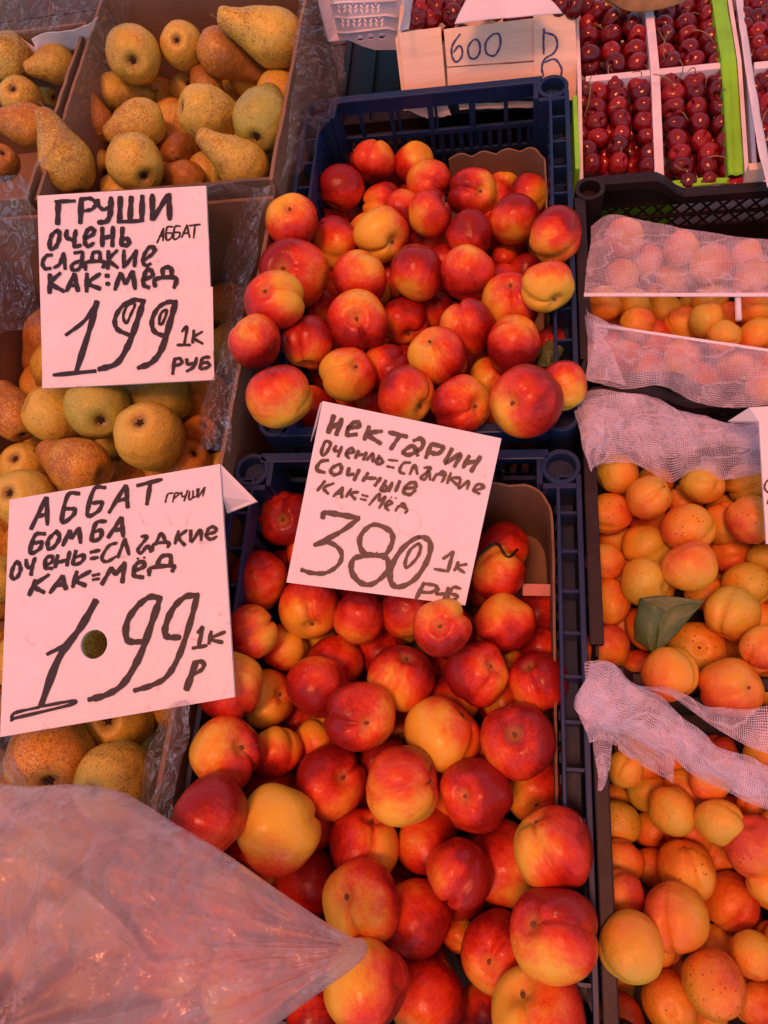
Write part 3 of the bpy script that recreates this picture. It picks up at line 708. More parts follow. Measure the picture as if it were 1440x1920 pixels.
bm = bmesh.new(); tube(bm, [(0, 0, -.12), (.02, .01, .02), (.06, .02, .16), (.12, .02, .26)], .045, 7, [1, .8, .85, 1.2]); PSTEM = mesh(bm, True); PSTEM.materials.append(STALK)
bm = bmesh.new()
for k in range(5):
    a = 2*math.pi*k/5+.2; c, s = math.cos(a), math.sin(a)
    tube(bm, [(0, 0, 0), (c*.07, s*.07, -.03), (c*.12, s*.12, -.02-.02*(k % 2)), (c*.14, s*.15, .0)], .026, 5, [1.8, 1.5, 1, .3])
PCAL = mesh(bm, True); PCAL.materials.append(DRY)
bm = bmesh.new(); tube(bm, catmull([(0, 0, .5), (.1, .05, .9), (.5, .1, 1.5), (1.2, .2, 2.0), (1.9, .1, 2.1)], 4), .045, 6); CSTEM = mesh(bm, True); CSTEM.materials.append(GSTALK)

def orient(px, py, stem, roll, up=None):
    """rotation whose +Z is `stem` given as (right, up, towards-viewer) seen from here"""
    r, u, f = frame(px, py); z = (r*stem[0]+u*stem[1]+f*stem[2]).normalized()
    t = f if abs(z.dot(f)) < .93 else u
    x = (t-z*t.dot(z)).normalized(); y = z.cross(x)
    x2 = x*math.cos(roll)+y*math.sin(roll); y2 = z.cross(x2)
    m_ = Matrix((x2, y2, z)).transposed(); return m_, (r, u, f)

def parse(txt):
    out = []
    for ln in txt.strip().splitlines():
        ln = ln.split('#')[0].strip()
        if not ln: continue
        t = ln.split(); d = dict(x=float(t[0]), y=float(t[1]), r=float(t[2]), L=int(t[3]), c=t[4])
        for k in t[5:]:
            a, b = k.split('=', 1); d[a] = b
        out.append(d)
    return out
def relax(items, zf, nominal, k=.97, iters=120, spread=.10, sc=1.03):
    """slide each fruit along its own sight line until neighbours just touch"""
    dirs, t0, pri = [], [], []
    for d in items:
        r = Vector(rayd(d['x'], d['y'])); z = zf(d)-.030*d['L']*(nominal/.033) + float(d.get('z', 0))
        t = (z-H)/r.z; dirs.append(np.array(r)); t0.append(t); pri.append(d['L']*10-float(d.get('z', 0))*100)
    t0 = np.array(t0); rad = np.array([d['r'] for d in items])/F
    # mild pull of every fruit to its natural size
    tn = np.clip(nominal/rad, t0*.97, t0*1.05); t = t0*.75+tn*.25; D = np.array(dirs); n_ = len(items); base = t.copy()
    for it in range(iters):
        Pn = CP+D*t[:, None]; moved = False
        for i in range(n_):
            for j in range(i+1, n_):
                dv = Pn[i]-Pn[j]; dist = math.sqrt(dv@dv); need = k*(rad[i]*t[i]+rad[j]*t[j])
                if dist < need:
                    gap = (need-dist)*.35
                    # who is behind?
                    if pri[i] == pri[j]: b = i if t[i] > t[j] else j
                    else: b = i if pri[i] > pri[j] else j
                    a = j if b == i else i
                    if t[b] < t[a]-.03: wa, wb = -.0, 1
                    else: wa, wb = -.35, .65
                    t[a] = max(base[a]-spread*.35, t[a]+wa*gap); t[b] = min(base[b]+spread, t[b]+wb*gap); moved = True
                    Pn[i] = CP+D[i]*t[i]; Pn[j] = CP+D[j]*t[j]
        if not moved: break
    return [Vector(CP+D[i]*t[i]) for i in range(n_)], [float(rad[i]*t[i]*sc) for i in range(n_)]
ORD = ['first', 'second', 'third', 'fourth', 'fifth', 'sixth', 'seventh', 'eighth', 'ninth', 'tenth', 'eleventh', 'twelfth', 'thirteenth', 'fourteenth']
def ranks(items, band):
    """rows from back to front, counted from the left"""
    idx = sorted(range(len(items)), key=lambda i: items[i]['y']); rows = []
    for i in idx:
        if rows and items[i]['y']-items[rows[-1][0]]['y'] < band: rows[-1].append(i)
        else: rows.append([i])
    res = {}
    for r, row in enumerate(rows):
        row.sort(key=lambda i: items[i]['x'])
        for k, i in enumerate(row):
            if len(row) == 1: s = 'alone in %s row from back' % ORD[r]
            else: s = '%s from left in %s row from back' % (ORD[k], ORD[r])
            res[i] = s
    return res
BLUSH = {'D': 1.16, 'R': .94, 'r': .86, 'O': .60, 'M': .73, 'Y': .22, 'B': .42}
WORDS = {'D': 'dark crimson', 'R': 'deep red', 'r': 'bright red', 'O': 'orange', 'M': 'red and yellow', 'Y': 'mostly yellow', 'B': 'dull olive orange'}
cnt = [0]
def place_fruit(kind, d, p, rad, label, cat, group, meshes, mat, wild=False):
    cnt[0] += 1; r_ = random.Random(cnt[0]*13+5)
    if 's' in d:
        sx, sy = map(float, d['s'].split(',')); u = (sx-d['x'])/d['r']; v_ = -(sy-d['y'])/d['r']; q = math.hypot(u, v_)
        if q > .97: u, v_ = u/q*.97, v_/q*.97
        st = (u, v_, math.sqrt(max(.02, 1-u*u-v_*v_)))
    else:
        a = r_.uniform(0, 2*math.pi); st = (math.cos(a), math.sin(a), r_.uniform(-.9, -.05))
    roll = math.radians(float(d['g'])) if 'g' in d else r_.uniform(-1.6, 1.6)
    m_, fr = orient(d['x'], d['y'], st, roll)
    mi = int(d['m']) if 'm' in d else r_.randrange(len(meshes))
    o = bpy.data.objects.new(kind, meshes[mi]); COL.objects.link(o)
    o.matrix_world = Matrix.Translation(p) @ m_.to_4x4() @ Matrix.Scale(rad, 4)
    if 'yd' in d: a = math.radians(float(d['yd'])); ydir = (math.cos(a)*.85, math.sin(a)*.85, .4)
    else: a = r_.uniform(0, 2*math.pi); ydir = (math.cos(a)*.8, math.sin(a)*.8, r_.uniform(-.2, .6))
    yw = (fr[0]*ydir[0]+fr[1]*ydir[1]+fr[2]*ydir[2]).normalized(); yl = m_.inverted() @ yw
    o['yx'], o['yy'], o['yz'] = float(yl.x), float(yl.y), float(yl.z)
    o['seed'] = float(cnt[0]*1.37 % 50); o['blush'] = d['b']; o['freckle'] = float(d.get('f', 0))
    tag(o, label, cat, group)
    return o, m_
for me in NM: me.materials.append(MN)
for me in AM: me.materials.append(MA)
for me in CM: me.materials.append(MC)
for me in PM: me.materials.append(MP)
OCC = []       # every fruit as (place, radius)
def nectarines(txt, zf, crate, band, group):
    it = parse(txt); ps, rs = relax(it, zf, .033); rk = ranks(it, band)
    for i, d in enumerate(it):
        d['b'] = BLUSH[d['c']]+random.uniform(-.04, .04)
        lab = '%s %s, %s of %s' % (WORDS[d['c']], 'nectarine', rk[i], crate)
        o, m_ = place_fruit('nectarine', d, ps[i], rs[i], lab, 'nectarine', group, NM, MN)
        OCC.append((ps[i], rs[i]))
        if 's' in d:
            sc = link('stem_scar', SCARM, parent=o); sc.location = (0, 0, .70)

UP = """
702 303 40 0 R yd=80
640 353 42 0 R s=620,395
650 312 31 2 r
777 308 37 1 M yd=60
804 345 43 0 r yd=120
718 350 34 2 D
887 362 43 0 R s=905,357 yd=10
943 338 28 2 O yd=60
991 366 37 1 M yd=340
928 388 42 1 O yd=180
962 410 46 0 r yd=270
1043 440 49 0 r z=0.04 yd=240
1021 402 24 2 O
547 415 47 0 M z=0.05 s=543,385 yd=120 g=-40
630 457 47 1 M yd=250
716 441 49 0 Y s=742,456 g=60 yd=200 m=1
720 388 41 1 r yd=180
807 400 43 0 M yd=200 m=1 s=845,372 g=180
765 372 30 2 D
880 441 42 0 D yd=270
803 462 44 1 R
781 513 51 0 R yd=260
877 513 50 0 R yd=90 
946 488 29 2 R
985 508 30 2 D
1027 538 47 0 Y z=0.035 s=1046,568 yd=270 m=1 g=60
957 565 53 0 M m=3 yd=200 s=955,525 g=10
550 513 61 1 R z=0.04 s=524,499 yd=330 g=20
675 522 50 0 r yd=80
512 565 54 0 M z=0.055 m=5 s=492,540 g=60 yd=30
670 602 55 0 r s=668,596 yd=90 g=200
578 643 48 0 R s=575,686 yd=270 
478 640 49 0 R z=0.055 yd=110
600 580 38 2 O
653 702 50 1 B s=672,682 yd=200 m=1
523 744 60 0 O z=0.03 yd=280 m=1 g=90
586 770 46 2 R
726 690 44 1 R
757 602 43 1 r s=768,632 yd=250
814 582 37 2 R
877 613 51 0 r yd=190
961 647 52 0 R
820 665 53 0 O m=5 s=800,632 g=5 yd=180
1030 645 32 2 r
762 742 54 0 M s=797,768 yd=310
866 760 54 0 r s=899,762 yd=30 g=30
986 754 65 0 r z=0.02 s=952,756 yd=205 g=40
1058 722 45 1 O z=0.05 yd=300 m=1
920 710 39 2 O
893 682 26 3 B
655 762 42 2 r
760 655 34 3 D
702 752 34 2 R
607 425 30 2 R
647 408 30 2 r
612 700 34 3 D
"""
LO = """
535 972 50 0 D s=528,975
486 1087 53 0 R yd=300
532 1066 36 2 r
580 1141 56 0 O s=586,1180 yd=250 g=0 m=1
673 1156 49 0 R yd=250
471 1185 52 0 M z=0.015 yd=20
531 1215 45 1 O
590 1190 41 2 Y yd=270
432 1288 61 0 M z=0.02 yd=70 
500 1310 52 1 Y s=531,1300 m=1 yd=200
628 1244 52 1 R
595 1289 58 0 D yd=90
677 1342 63 0 r s=691,1360 yd=0
425 1411 65 0 O z=0.02 s=460,1399 yd=180 g=120
515 1410 46 1 O
592 1395 48 2 O yd=90
621 1465 65 0 R s=649,1457 yd=310 g=200
505 1477 50 2 r
392 1527 72 0 D z=0.02 yd=290
521 1553 77 0 Y yd=80
683 1582 65 0 M s=700,1530 yd=0 m=1 g=20
575 1652 60 2 D
677 1690 71 0 O s=640,1680 m=5 g=-60 yd=200
782 1722 67 1 R yd=120
683 1846 77 0 O yd=150
802 1866 73 2 R
862 1638 61 0 D yd=200
946 1622 73 2 r
802 1577 58 2 R
1037 1590 74 0 M z=0.025 s=1000,1530 yd=170 m=3 g=-20
1037 1752 80 0 r z=0.025 s=990,1730 yd=250 g=30 m=3
932 1788 67 1 r s=910,1806 yd=230
1010 1908 88 0 O yd=150 m=3 s=975,1860 g=-30
860 1750 31 3 Y
892 1491 64 0 D s=866,1494 yd=200 g=-40
1008 1487 56 2 M s=1003,1515 yd=190
756 1472 71 0 O m=3 yd=260 s=830,1460 g=10
830 1376 70 0 Y m=1 s=880,1330 yd=210 g=60
971 1388 67 0 D s=963,1375
850 1312 50 2 O
752 1270 61 0 M yd=240 m=1 s=765,1225 g=-10
895 1262 57 0 R s=929,1246 yd=0
1009 1278 55 0 R s=987,1242 yd=220 m=1
827 1177 52 0 r s=824,1173 yd=90 z=.075
757 1162 41 2 Y yd=250
947 1168 53 0 r yd=90
1012 1156 49 2 D
935 1077 50 0 M yd=120
715 1222 46 2 R
882 1192 36 3 R
945 1318 38 2 O
955 1238 30 3 O
1012 1214 40 2 D
585 1908 50 1 r
640 1260 30 3 R
905 1570 34 3 D
560 1345 40 3 D
745 1660 40 3 R
905 1890 50 3 R
330 1640 66 1 M
430 1700 70 0 O yd=90
320 1790 72 0 r
455 1850 75 0 M yd=200
560 1790 68 1 R
330 1935 72 1 O
1050 1400 24 3 O
1000 1655 40 3 D
"""
nectarines(UP, lambda d: -.035+.075*min(1, max(0, (d['y']-300)/420))-.012, 'upper blue crate', 62, 'nectarines heaped in the upper blue crate')
nectarines(LO, lambda d: -.052+.045*min(1, max(0, (d['y']-1000)/500))-.002, 'lower blue crate', 82, 'nectarines heaped in the lower blue crate')

A2 = """
1156 887 39 0 Y s=1120,905 g=90
1216 933 43 0 O m=3 g=0 s=1260,900
1230 903 30 2 O
1318 908 39 0 Y s=1345,910 f=.12 
1402 906 40 1 Y f=.2
1144 963 41 0 O f=.22 m=3
1283 942 34 2 r
1289 988 47 0 O f=.12
1357 966 39 1 O
1408 974 46 0 M f=.3
1150 1010 34 2 O
1210 1026 45 0 Y m=1
1134 1053 36 0 O
1368 1037 41 1 r
1432 1047 30 1 Y
1295 1062 47 0 O
1209 1092 45 0 B f=.1 s=1246,1100
1400 1094 43 0 B f=.15 m=1
1142 1128 42 0 O f=.1
1322 1113 35 2 O
1373 1150 52 0 Y m=3 s=1352,1200 g=20
1163 1170 38 2 r
1140 1214 43 1 r
1307 1217 52 0 Y s=1312,1214 f=.34 g=60
1370 1222 33 2 O
1255 1266 52 0 O m=1 s=1290,1310
1372 1289 57 0 r m=1 g=10 s=1407,1290
1432 1214 42 0 r f=.2
1426 1170 40 1 O
1200 1252 36 2 r
1412 1245 30 2 O
1442 1292 32 1 O
1345 1080 28 2 O
1250 1150 34 3 r
1170 930 25 3 O
1255 1085 26 3 O
"""
A3 = """
1172 1441 35 0 Y
1215 1482 39 1 Y
1290 1480 38 1 O
1330 1466 36 0 r
1160 1541 41 0 Y f=.15 m=1
1261 1523 45 0 Y yd=270 m=1 g=120
1349 1541 43 0 Y m=3
1412 1512 32 1 O
1220 1557 34 2 O
1155 1497 26 2 O
1163 1618 42 0 O
1222 1626 37 2 O
1287 1631 55 0 O m=3 g=10 s=1290,1585 f=.1
1343 1607 35 2 r
1440 1657 36 0 O
1165 1678 43 0 r m=1
1370 1690 52 1 r f=.1
1267 1721 61 0 r m=3
1186 1776 61 0 Y
1336 1776 42 2 O
1412 1790 42 0 O m=4
1338 1846 57 0 O f=.42 m=2
1255 1878 54 0 M s=1254,1893 g=200 f=.1
1252 1830 38 2 r
1165 1910 43 1 r
1418 1882 42 1 r
1150 1848 38 2 r
1325 1918 37 2 O
1300 1572 28 2 O
1395 1735 34 3 r
1230 1670 26 3 r
1380 1620 30 3 O
"""
A1 = """
1132 572 32 0 O f=.1
1146 598 26 1 O
1187 573 31 1 Y
1195 608 32 0 O
1247 590 36 0 Y
1281 608 33 0 O
1330 562 32 1 Y
1324 600 33 0 Y
1364 592 25 1 O
1417 578 33 0 O
1357 631 31 0 O
1420 630 34 0 O
1312 630 25 1 r
1292 572 21 2 B
1385 612 24 2 r
1225 634 28 2 r
1170 447 36 0 r
1278 466 32 0 O
1214 490 30 1 r
1333 494 36 0 O
1410 520 32 0 O
1262 520 30 1 Y
1165 520 33 1 O
1400 478 28 2 r
1230 556 22 3 O
1270 694 34 1 O
1170 668 32 1 r
1380 690 32 1 O
1437 724 36 0 O z=.02
"""
AB = {'Y': .30, 'O': .56, 'r': .78, 'M': .62, 'B': .08}
AW = {'Y': 'yellow', 'O': 'plain orange', 'r': 'reddish orange', 'M': 'pinkish', 'B': 'greenish yellow'}
def apricots(txt, zf, crate, band, group):
    it = parse(txt); ps, rs = relax(it, zf, .025, sc=1.0); rk = ranks(it, band)
    for i, d in enumerate(it):
        d['b'] = AB[d['c']]+random.uniform(-.05, .05); d['f'] = float(d.get('f', 0))*1.2+.18
        fw = 'freckled ' if d['f'] > .3 else ''
        o, m_ = place_fruit('apricot', d, ps[i], rs[i], '%s%s apricot, %s of %s' % (fw, AW[d['c']], rk[i], crate), 'apricot', group, AM, MA); OCC.append((ps[i], rs[i]))
        if 's' in d:
            sc = link('stem_scar', SCARM, parent=o); sc.location = (0, 0, .80)
apricots(A1, lambda d: -.030, 'gauze crate', 42, 'apricots in the gauze covered black crate')
apricots(A2, lambda d: -.034, 'middle crate', 60, 'apricots in the middle black crate')
apricots(A3, lambda d: -.032, 'corner crate', 60, 'apricots in the bottom right black crate')
# the red one with a dried calyx
d = dict(x=1414., y=1588., r=51., L=0, c='D', s='1412,1552', b=.90, f=.4); p = P(1414, 1588, -.03)
o, m_ = place_fruit('apricot', d, p, .0265, 'reddest apricot with a dried stalk end, at the right edge of corner crate', 'apricot', None, AM, MA)
cl = link('calyx', PCAL, parent=o); cl.location = (0, 0, .74); cl.scale = (2.0, 2.0, 2.0)

# hidden layer under each heap: what shows in the gaps
def fill(n_, x0, x1, y0, y1, z0, z1, rad, kind, meshes, mat, label, cat, group, bl):
    got = 0; r_ = random.Random(kind+label)
    if 'middle' in label and x0 < .2: y1 = .37
    for k in range(n_*160):
        if got >= n_: break
        p = Vector((r_.uniform(x0+rad, x1-rad), r_.uniform(y0+rad, y1-rad), r_.uniform(z0, z1)))
        if all((p-q).length > (rad+s)*.84 for q, s in OCC):
            d = dict(x=720., y=960., r=50., L=0, c='r', b=bl+r_.uniform(-.15, .15), f=.1)
            zy = ['front', 'near', 'middle', 'far', 'back'][min(4, int(5*(p.y-y0)/(y1-y0)))]; zx = ['left', 'centre left', 'centre right', 'right'][min(3, int(4*(p.x-x0)/(x1-x0)))]
            place_fruit(kind, d, p, rad, '%s, %s %s part' % (label, zy, zx), cat, group, meshes, mat); OCC.append((p, rad)); got += 1
fill(70, UX0+.02, UX1-.04, UY0+.02, .84, -.085, -.048, .031, 'nectarine', NM, MN, 'red nectarine wedged below the top ones of upper blue crate', 'nectarine', 'nectarines wedged between others in the upper blue crate', .85)
fill(50, UX0+.03, UX1-.05, UY0+.01, UY1-.11, -.145, -.10, .032, 'nectarine', NM, MN, 'shadowed red nectarine deep in the upper blue crate', 'nectarine', 'nectarines buried low in the upper blue crate', .85)
fill(80, LX0+.02, LX1-.04, LY0+.02, LY1-.05, -.10, -.055, .031, 'nectarine', NM, MN, 'red nectarine wedged below the top ones of lower blue crate', 'nectarine', 'nectarines wedged between others in the lower blue crate', .9)
fill(50, LX0+.03, LX1-.05, LY0+.01, LY1-.05, -.15, -.11, .032, 'nectarine', NM, MN, 'shadowed red nectarine deep in the lower blue crate', 'nectarine', 'nectarines buried low in the lower blue crate', .9)
for (y0, y1, nm) in ((.47, .62, 'gauze covered'), (.14, .44, 'middle'), (-.18, .10, 'bottom right')):
    fill(45, .085, .34, y0, y1, -.098, -.065, .024, 'apricot', AM, MA, 'shadowed apricot deep in the %s black crate' % nm, 'apricot', 'apricots buried low in the %s black crate' % nm, .75)

for (x0, y0, y1, nm) in ((.290, .47, .64, 'gauze covered'), (.255, .14, .43, 'middle'), (.215, -.17, .10, 'bottom right')):
    fill(26, x0, .372, y0, y1, -.050, -.030, .0245, 'apricot', AM, MA, 'orange apricot at right of %s crate' % nm, 'apricot', 'apricots at the right side of the %s black crate' % nm, .5)
# ---- pears: body centre, body radius, layer, kind, tip position, side (a = tip away, t = tip towards)
PB1 = """
250 103 52 0 A cal=248,113 m=1 f=.05
343 86 42 0 A cal=332,76 m=1
412 98 44 0 R tip=505,158 m=0 f=.5
518 72 54 0 A tip=404,42 m=0 f=-.05
500 -6 50 1 G tip=376,6 m=0
385 28 40 1 A tip=252,44 m=2 f=.1
215 172 35 1 A tip=314,172 m=2
178 232 36 1 R tip=165,148 m=0 f=.4
268 230 44 0 A tip=155,260 m=1 f=.1 g=1
127 312 52 0 A tip=106,212 m=0 f=.15
255 307 53 0 A cal=268,330 m=3 f=.1
330 285 38 1 R tip=327,292 m=1 f=.7 tow=1
352 336 34 1 R tip=296,322 m=1 f=.6
458 312 48 0 A tip=357,248 m=0 f=-.02 
492 228 57 0 G cal=478,256 m=1 f=-.1
385 212 52 0 A cal=342,202 m=3 f=.05
388 165 31 1 R tip=372,130 m=1 f=.5
345 168 27 2 A m=1
538 150 30 2 O m=1
520 302 35 2 G m=1
182 312 34 2 A m=1
320 215 30 2 R m=1
590 52 34 2 A m=1
"""
PB3 = """
20 110 46 0 A tip=74,90 m=1 f=.3
108 120 35 0 A tip=30,134 m=1 f=.0
40 186 40 0 A m=1 f=.2
58 238 42 0 R tip=-20,220 m=1 f=.2
4 304 32 0 R m=1 f=.5
95 165 30 2 A m=1
"""
PB2 = """
95 622 46 1 R tip=42,692 m=0 f=.4
30 782 46 0 R cal=40,817 m=1 f=.35
100 776 56 0 A cal=50,757 m=3 f=-.1
183 764 62 0 G cal=188,790 m=1 f=-.15
308 742 54 1 G cal=362,735 m=3 f=-.1
280 818 66 0 A cal=262,790 m=1 f=-.2
150 875 56 0 R tip=84,846 m=1 f=.3
48 876 48 1 A m=1 f=-.1
48 934 58 0 A m=3 f=-.1
205 826 40 2 G m=1
350 868 46 1 R m=1 f=.2
374 812 36 2 O m=1
430 572 42 1 R tip=340,560 m=1 f=.5
4 1085 46 1 G m=1
222 1348 68 0 A cal=202,1352 m=1 f=.0
95 1421 82 0 R m=1 f=.25
215 1467 76 0 A m=3 f=.1
10 1492 48 1 R m=1 f=.4
177 1208 66 1 A m=1 f=.1
95 1095 60 1 A m=1 
300 1120 62 1 A m=3
330 1010 55 2 R m=1
160 990 60 1 A m=1
60 1240 66 1 A m=1
120 1600 80 1 A m=1
20 1640 75 1 G m=1
200 1720 85 1 A m=1
60 1830 80 1 R m=1
180 1890 80 1 A m=1
"""
PBL = {'A': .50, 'G': .12, 'R': .85, 'O': 1.2}; PW = {'A': 'amber speckled', 'G': 'greenish yellow', 'R': 'russet brown', 'O': 'orange'}
def pears(txt, zf, crate, band, group):
    it = parse(txt); ps, rs = relax(it, zf, .038, k=.93, spread=.12, sc=.96); rk = ranks(it, band)
    for i, d in enumerate(it):
        cnt[0] += 1; r_ = random.Random(cnt[0]*7); mi = int(d.get('m', 1)); L = PLEN[mi]
        if 'tip' in d:
            tx, ty = map(float, d['tip'].split(',')); u = (tx-d['x'])/d['r']; v_ = -(ty-d['y'])/d['r']; q = math.hypot(u, v_)
            wv = math.sqrt(max(0, L*L-q*q)) if q < L else 0; st = (u, v_, wv if 'tow' in d else -wv*.8)
        elif 'cal' in d:
            tx, ty = map(float, d['cal'].split(',')); u = -(tx-d['x'])/d['r']/.9; v_ = (ty-d['y'])/d['r']/.9; q = math.hypot(u, v_)
            if q > .98: u, v_ = u*.98/q, v_*.98/q; q = .98
            st = (u, v_, -math.sqrt(1-q*q))
        else:
            a = r_.uniform(0, 6.28); st = (math.cos(a)*.6, math.sin(a)*.6, -.8)
        m_, fr = orient(d['x'], d['y'], st, r_.uniform(0, 6.28))
        o = bpy.data.objects.new('pear', PM[mi]); COL.objects.link(o); o.matrix_world = Matrix.Translation(ps[i]) @ m_.to_4x4() @ Matrix.Scale(rs[i], 4)
        o['seed'] = float(cnt[0]*1.37 % 50); o['blush'] = PBL[d['c']]+r_.uniform(-.08, .08); o['freckle'] = float(d.get('f', 0))
        tag(o, '%s pear, %s of %s' % (PW[d['c']], rk[i], crate), 'pear', group); OCC.append((ps[i], rs[i]))
        if 'tip' in d: k = link('stem', PSTEM, parent=o); k.location = (0.03 if mi in (0, 3) else -.03, 0, L-.02)
        else: k = link('calyx', PCAL, parent=o); k.location = (0, 0, -.86 if mi in (0, 2) else -.80)
pears(PB1, lambda d: .022, 'back pear box', 60, 'pears in the back cardboard box')
pears(PB3, lambda d: .02, 'far left box', 50, 'pears in the far left cardboard box')
pears(PB2, lambda d: -.045 if d['y'] > 700 else -.085, 'front pear box', 78, 'pears in the long front cardboard box')
fill(34, -.64, -.32, .76, 1.13, -.10, -.028, .036, 'pear', PM[1:2], MP, 'shadowed brown pear deep in the back box', 'pear', 'pears buried low in the back box', .6)
fill(46, -.77, -.36, -.18, .72, -.165, -.11, .037, 'pear', PM[1:2], MP, 'shadowed brown pear deep in the long front box', 'pear', 'pears buried low in the front box', .6)

# ---- cherries
def cherries(cols, where, ox, oy, sc, r, z, loose=False):
    group = 'cherries in the '+where
    for ci, col in enumerate(cols):
        for ri, c in enumerate(col):
            x, y = ox+c[0]/sc, oy+c[1]/sc; cnt[0] += 1; r_ = random.Random(cnt[0]*3+1)
            a = r_.uniform(0, 6.28); st = (.55*math.cos(a), .55*math.sin(a)+.3, r_.uniform(.1, .8))
            zz = z+(c[2] if len(c) > 2 else 0)
            if z == Z1: zz -= .030*max(0, min(1, (P(x, y, z).y-.93)/-.20))
            p = P(x, y, zz); rad = 1.07*r/F*depth(p)*r_.uniform(.96, 1.05)
            m_, fr = orient(x, y, st, r_.uniform(0, 6.28))
            o = bpy.data.objects.new('cherry', CM[r_.randrange(3)]); COL.objects.link(o); o.matrix_world = Matrix.Translation(p) @ m_.to_4x4() @ Matrix.Scale(rad, 4)
            o['seed'] = float(cnt[0]*1.37 % 50); o['blush'] = r_.choice((.08, .15, .25, .3, .45, .7)); OCC.append((p, rad))
            br = 'bright' if o['blush'] > .3 else 'dark'
            tag(o, '%s red cherry, %s from back in %s column of %s' % (br, ORD[ri], ORD[ci], where), 'cherry', group)
            if r_.random() < .32: k = link('stalk', CSTEM, parent=o)
Z1 = -.014
cherries([[(115, 760, -.008), (112, 860, -.008), (112, 965, -.008)], [(155, 635), (228, 672), (215, 770), (222, 870), (232, 980), (145, 1072), (185, 1168)],
          [(340, 612), (370, 690, -.002), (368, 770), (395, 860), (390, 960, -.003), (370, 1048), (375, 1160)], [(515, 590), (540, 668), (550, 768), (562, 870), (580, 968), (598, 1092), (592, 1192)],
          [(270, 1110, -.02), (285, 1190, -.02), (470, 1080, -.02), (475, 1190, -.02), (300, 960, -.02), (465, 960, -.02)]], 'front left tray part', 1060, 0, 3.789, 18.7, Z1)
cherries([[(745, 595), (765, 668), (765, 775), (780, 895), (790, 1000), (810, 1095), (830, 1190), (857, 1300)], [(780, 560, -.004), (915, 590), (920, 662), (932, 768), (948, 875), (962, 998), (1015, 1092), (1010, 1182), (1010, 1300)],
          [(1088, 567), (1080, 657), (1097, 762), (1110, 895), (1137, 1017), (1170, 1117), (1177, 1212), (1197, 1322)], [(860, 1000, -.02), (905, 1160, -.02), (1050, 1220, -.02), (1040, 1030, -.02), (850, 860, -.02), (1100, 1320, -.02), (930, 1260, -.02)]], 'front right tray part', 1060, 0, 3.789, 19.3, Z1)
cherries([[(215, 85), (155, 45), (165, 180, -.01), (160, 270, -.008), (175, 402), (180, 480, -.01)], [(300, 60, -.006), (332, 150), (322, 250, -.004), (325, 372), (355, 462), (260, 0)], [(430, 100, -.006), (470, 180), (512, 262), (490, 365), (512, 452), (420, 40, -.01)]], 'back left tray part', 1060, 0, 3.789, 19, Z1)
cherries([[(715, 112), (700, 190), (710, 267), (710, 387), (742, 455), (690, 30)], [(860, 82), (860, 172), (870, 255), (872, 360), (910, 445), (850, 0)], [(990, 45), (1020, 125), (1030, 197, -.004), (1022, 285), (1052, 358), (1085, 448), (1000, -20)], [(790, 320, -.02), (960, 400, -.02), (790, 230, -.02), (950, 220, -.02), (950, 120, -.02)]], 'back right tray part', 1060, 0, 3.789, 19, Z1)
cherries([[(1258, 130), (1262, 215), (1290, 20), (1262, 300, -.01), (1320, 420, -.01)], [(1330, 15), (1372, 62), (1366, 150), (1372, 240), (1382, 328), (1405, 408)], [(1440, 20), (1460, 110), (1460, 200), (1470, 290), (1480, 380)]], 'back part of right tray', 1060, 0, 3.789, 19, Z1)
cherries([[(1345, 640, -.006), (1352, 730, -.006), (1365, 810, -.006), (1385, 960, -.006), (1400, 880, -.006)], [(1422, 560), (1445, 650), (1430, 745), (1450, 850), (1425, 1010), (1435, 1110), (1445, 1210)], [(1530, 600), (1530, 700), (1540, 800), (1540, 930), (1550, 1050), (1550, 1180)]], 'front part of right tray', 1060, 0, 3.789, 19.3, Z1)
cherries([[(800, 20), (880, 70), (850, 140)], [(940, 10), (990, 72), (945, 135, -.006)], [(1105, 28), (1090, 105), (1180, -15)], [(1785, 15), (1850, 50), (1900, 5), (1950, 50), (1830, -20), (1960, -20)]], 'plywood crate', 560, 0, 3.789, 19, .045)
for (x0, x1, y0, y1, nn) in ((.085, .17, .78, .92, 22), (.19, .262, .78, .92, 18), (.085, .17, .945, 1.22, 30), (.19, .262, .945, 1.22, 26), (.30, .40, .78, 1.2, 40)):
    fill(nn, x0, x1, y0, y1, -.058, -.036, .0125, 'cherry', CM, MC, 'shadowed cherry under the top layer of the trays', 'cherry', 'cherries in the lower layer of the trays', .0)
fill(34, -.15, .06, .99, 1.16, .0, .025, .0125, 'cherry', CM, MC, 'shadowed cherry low in the plywood crate', 'cherry', 'lower cherries of the plywood crate', .1)

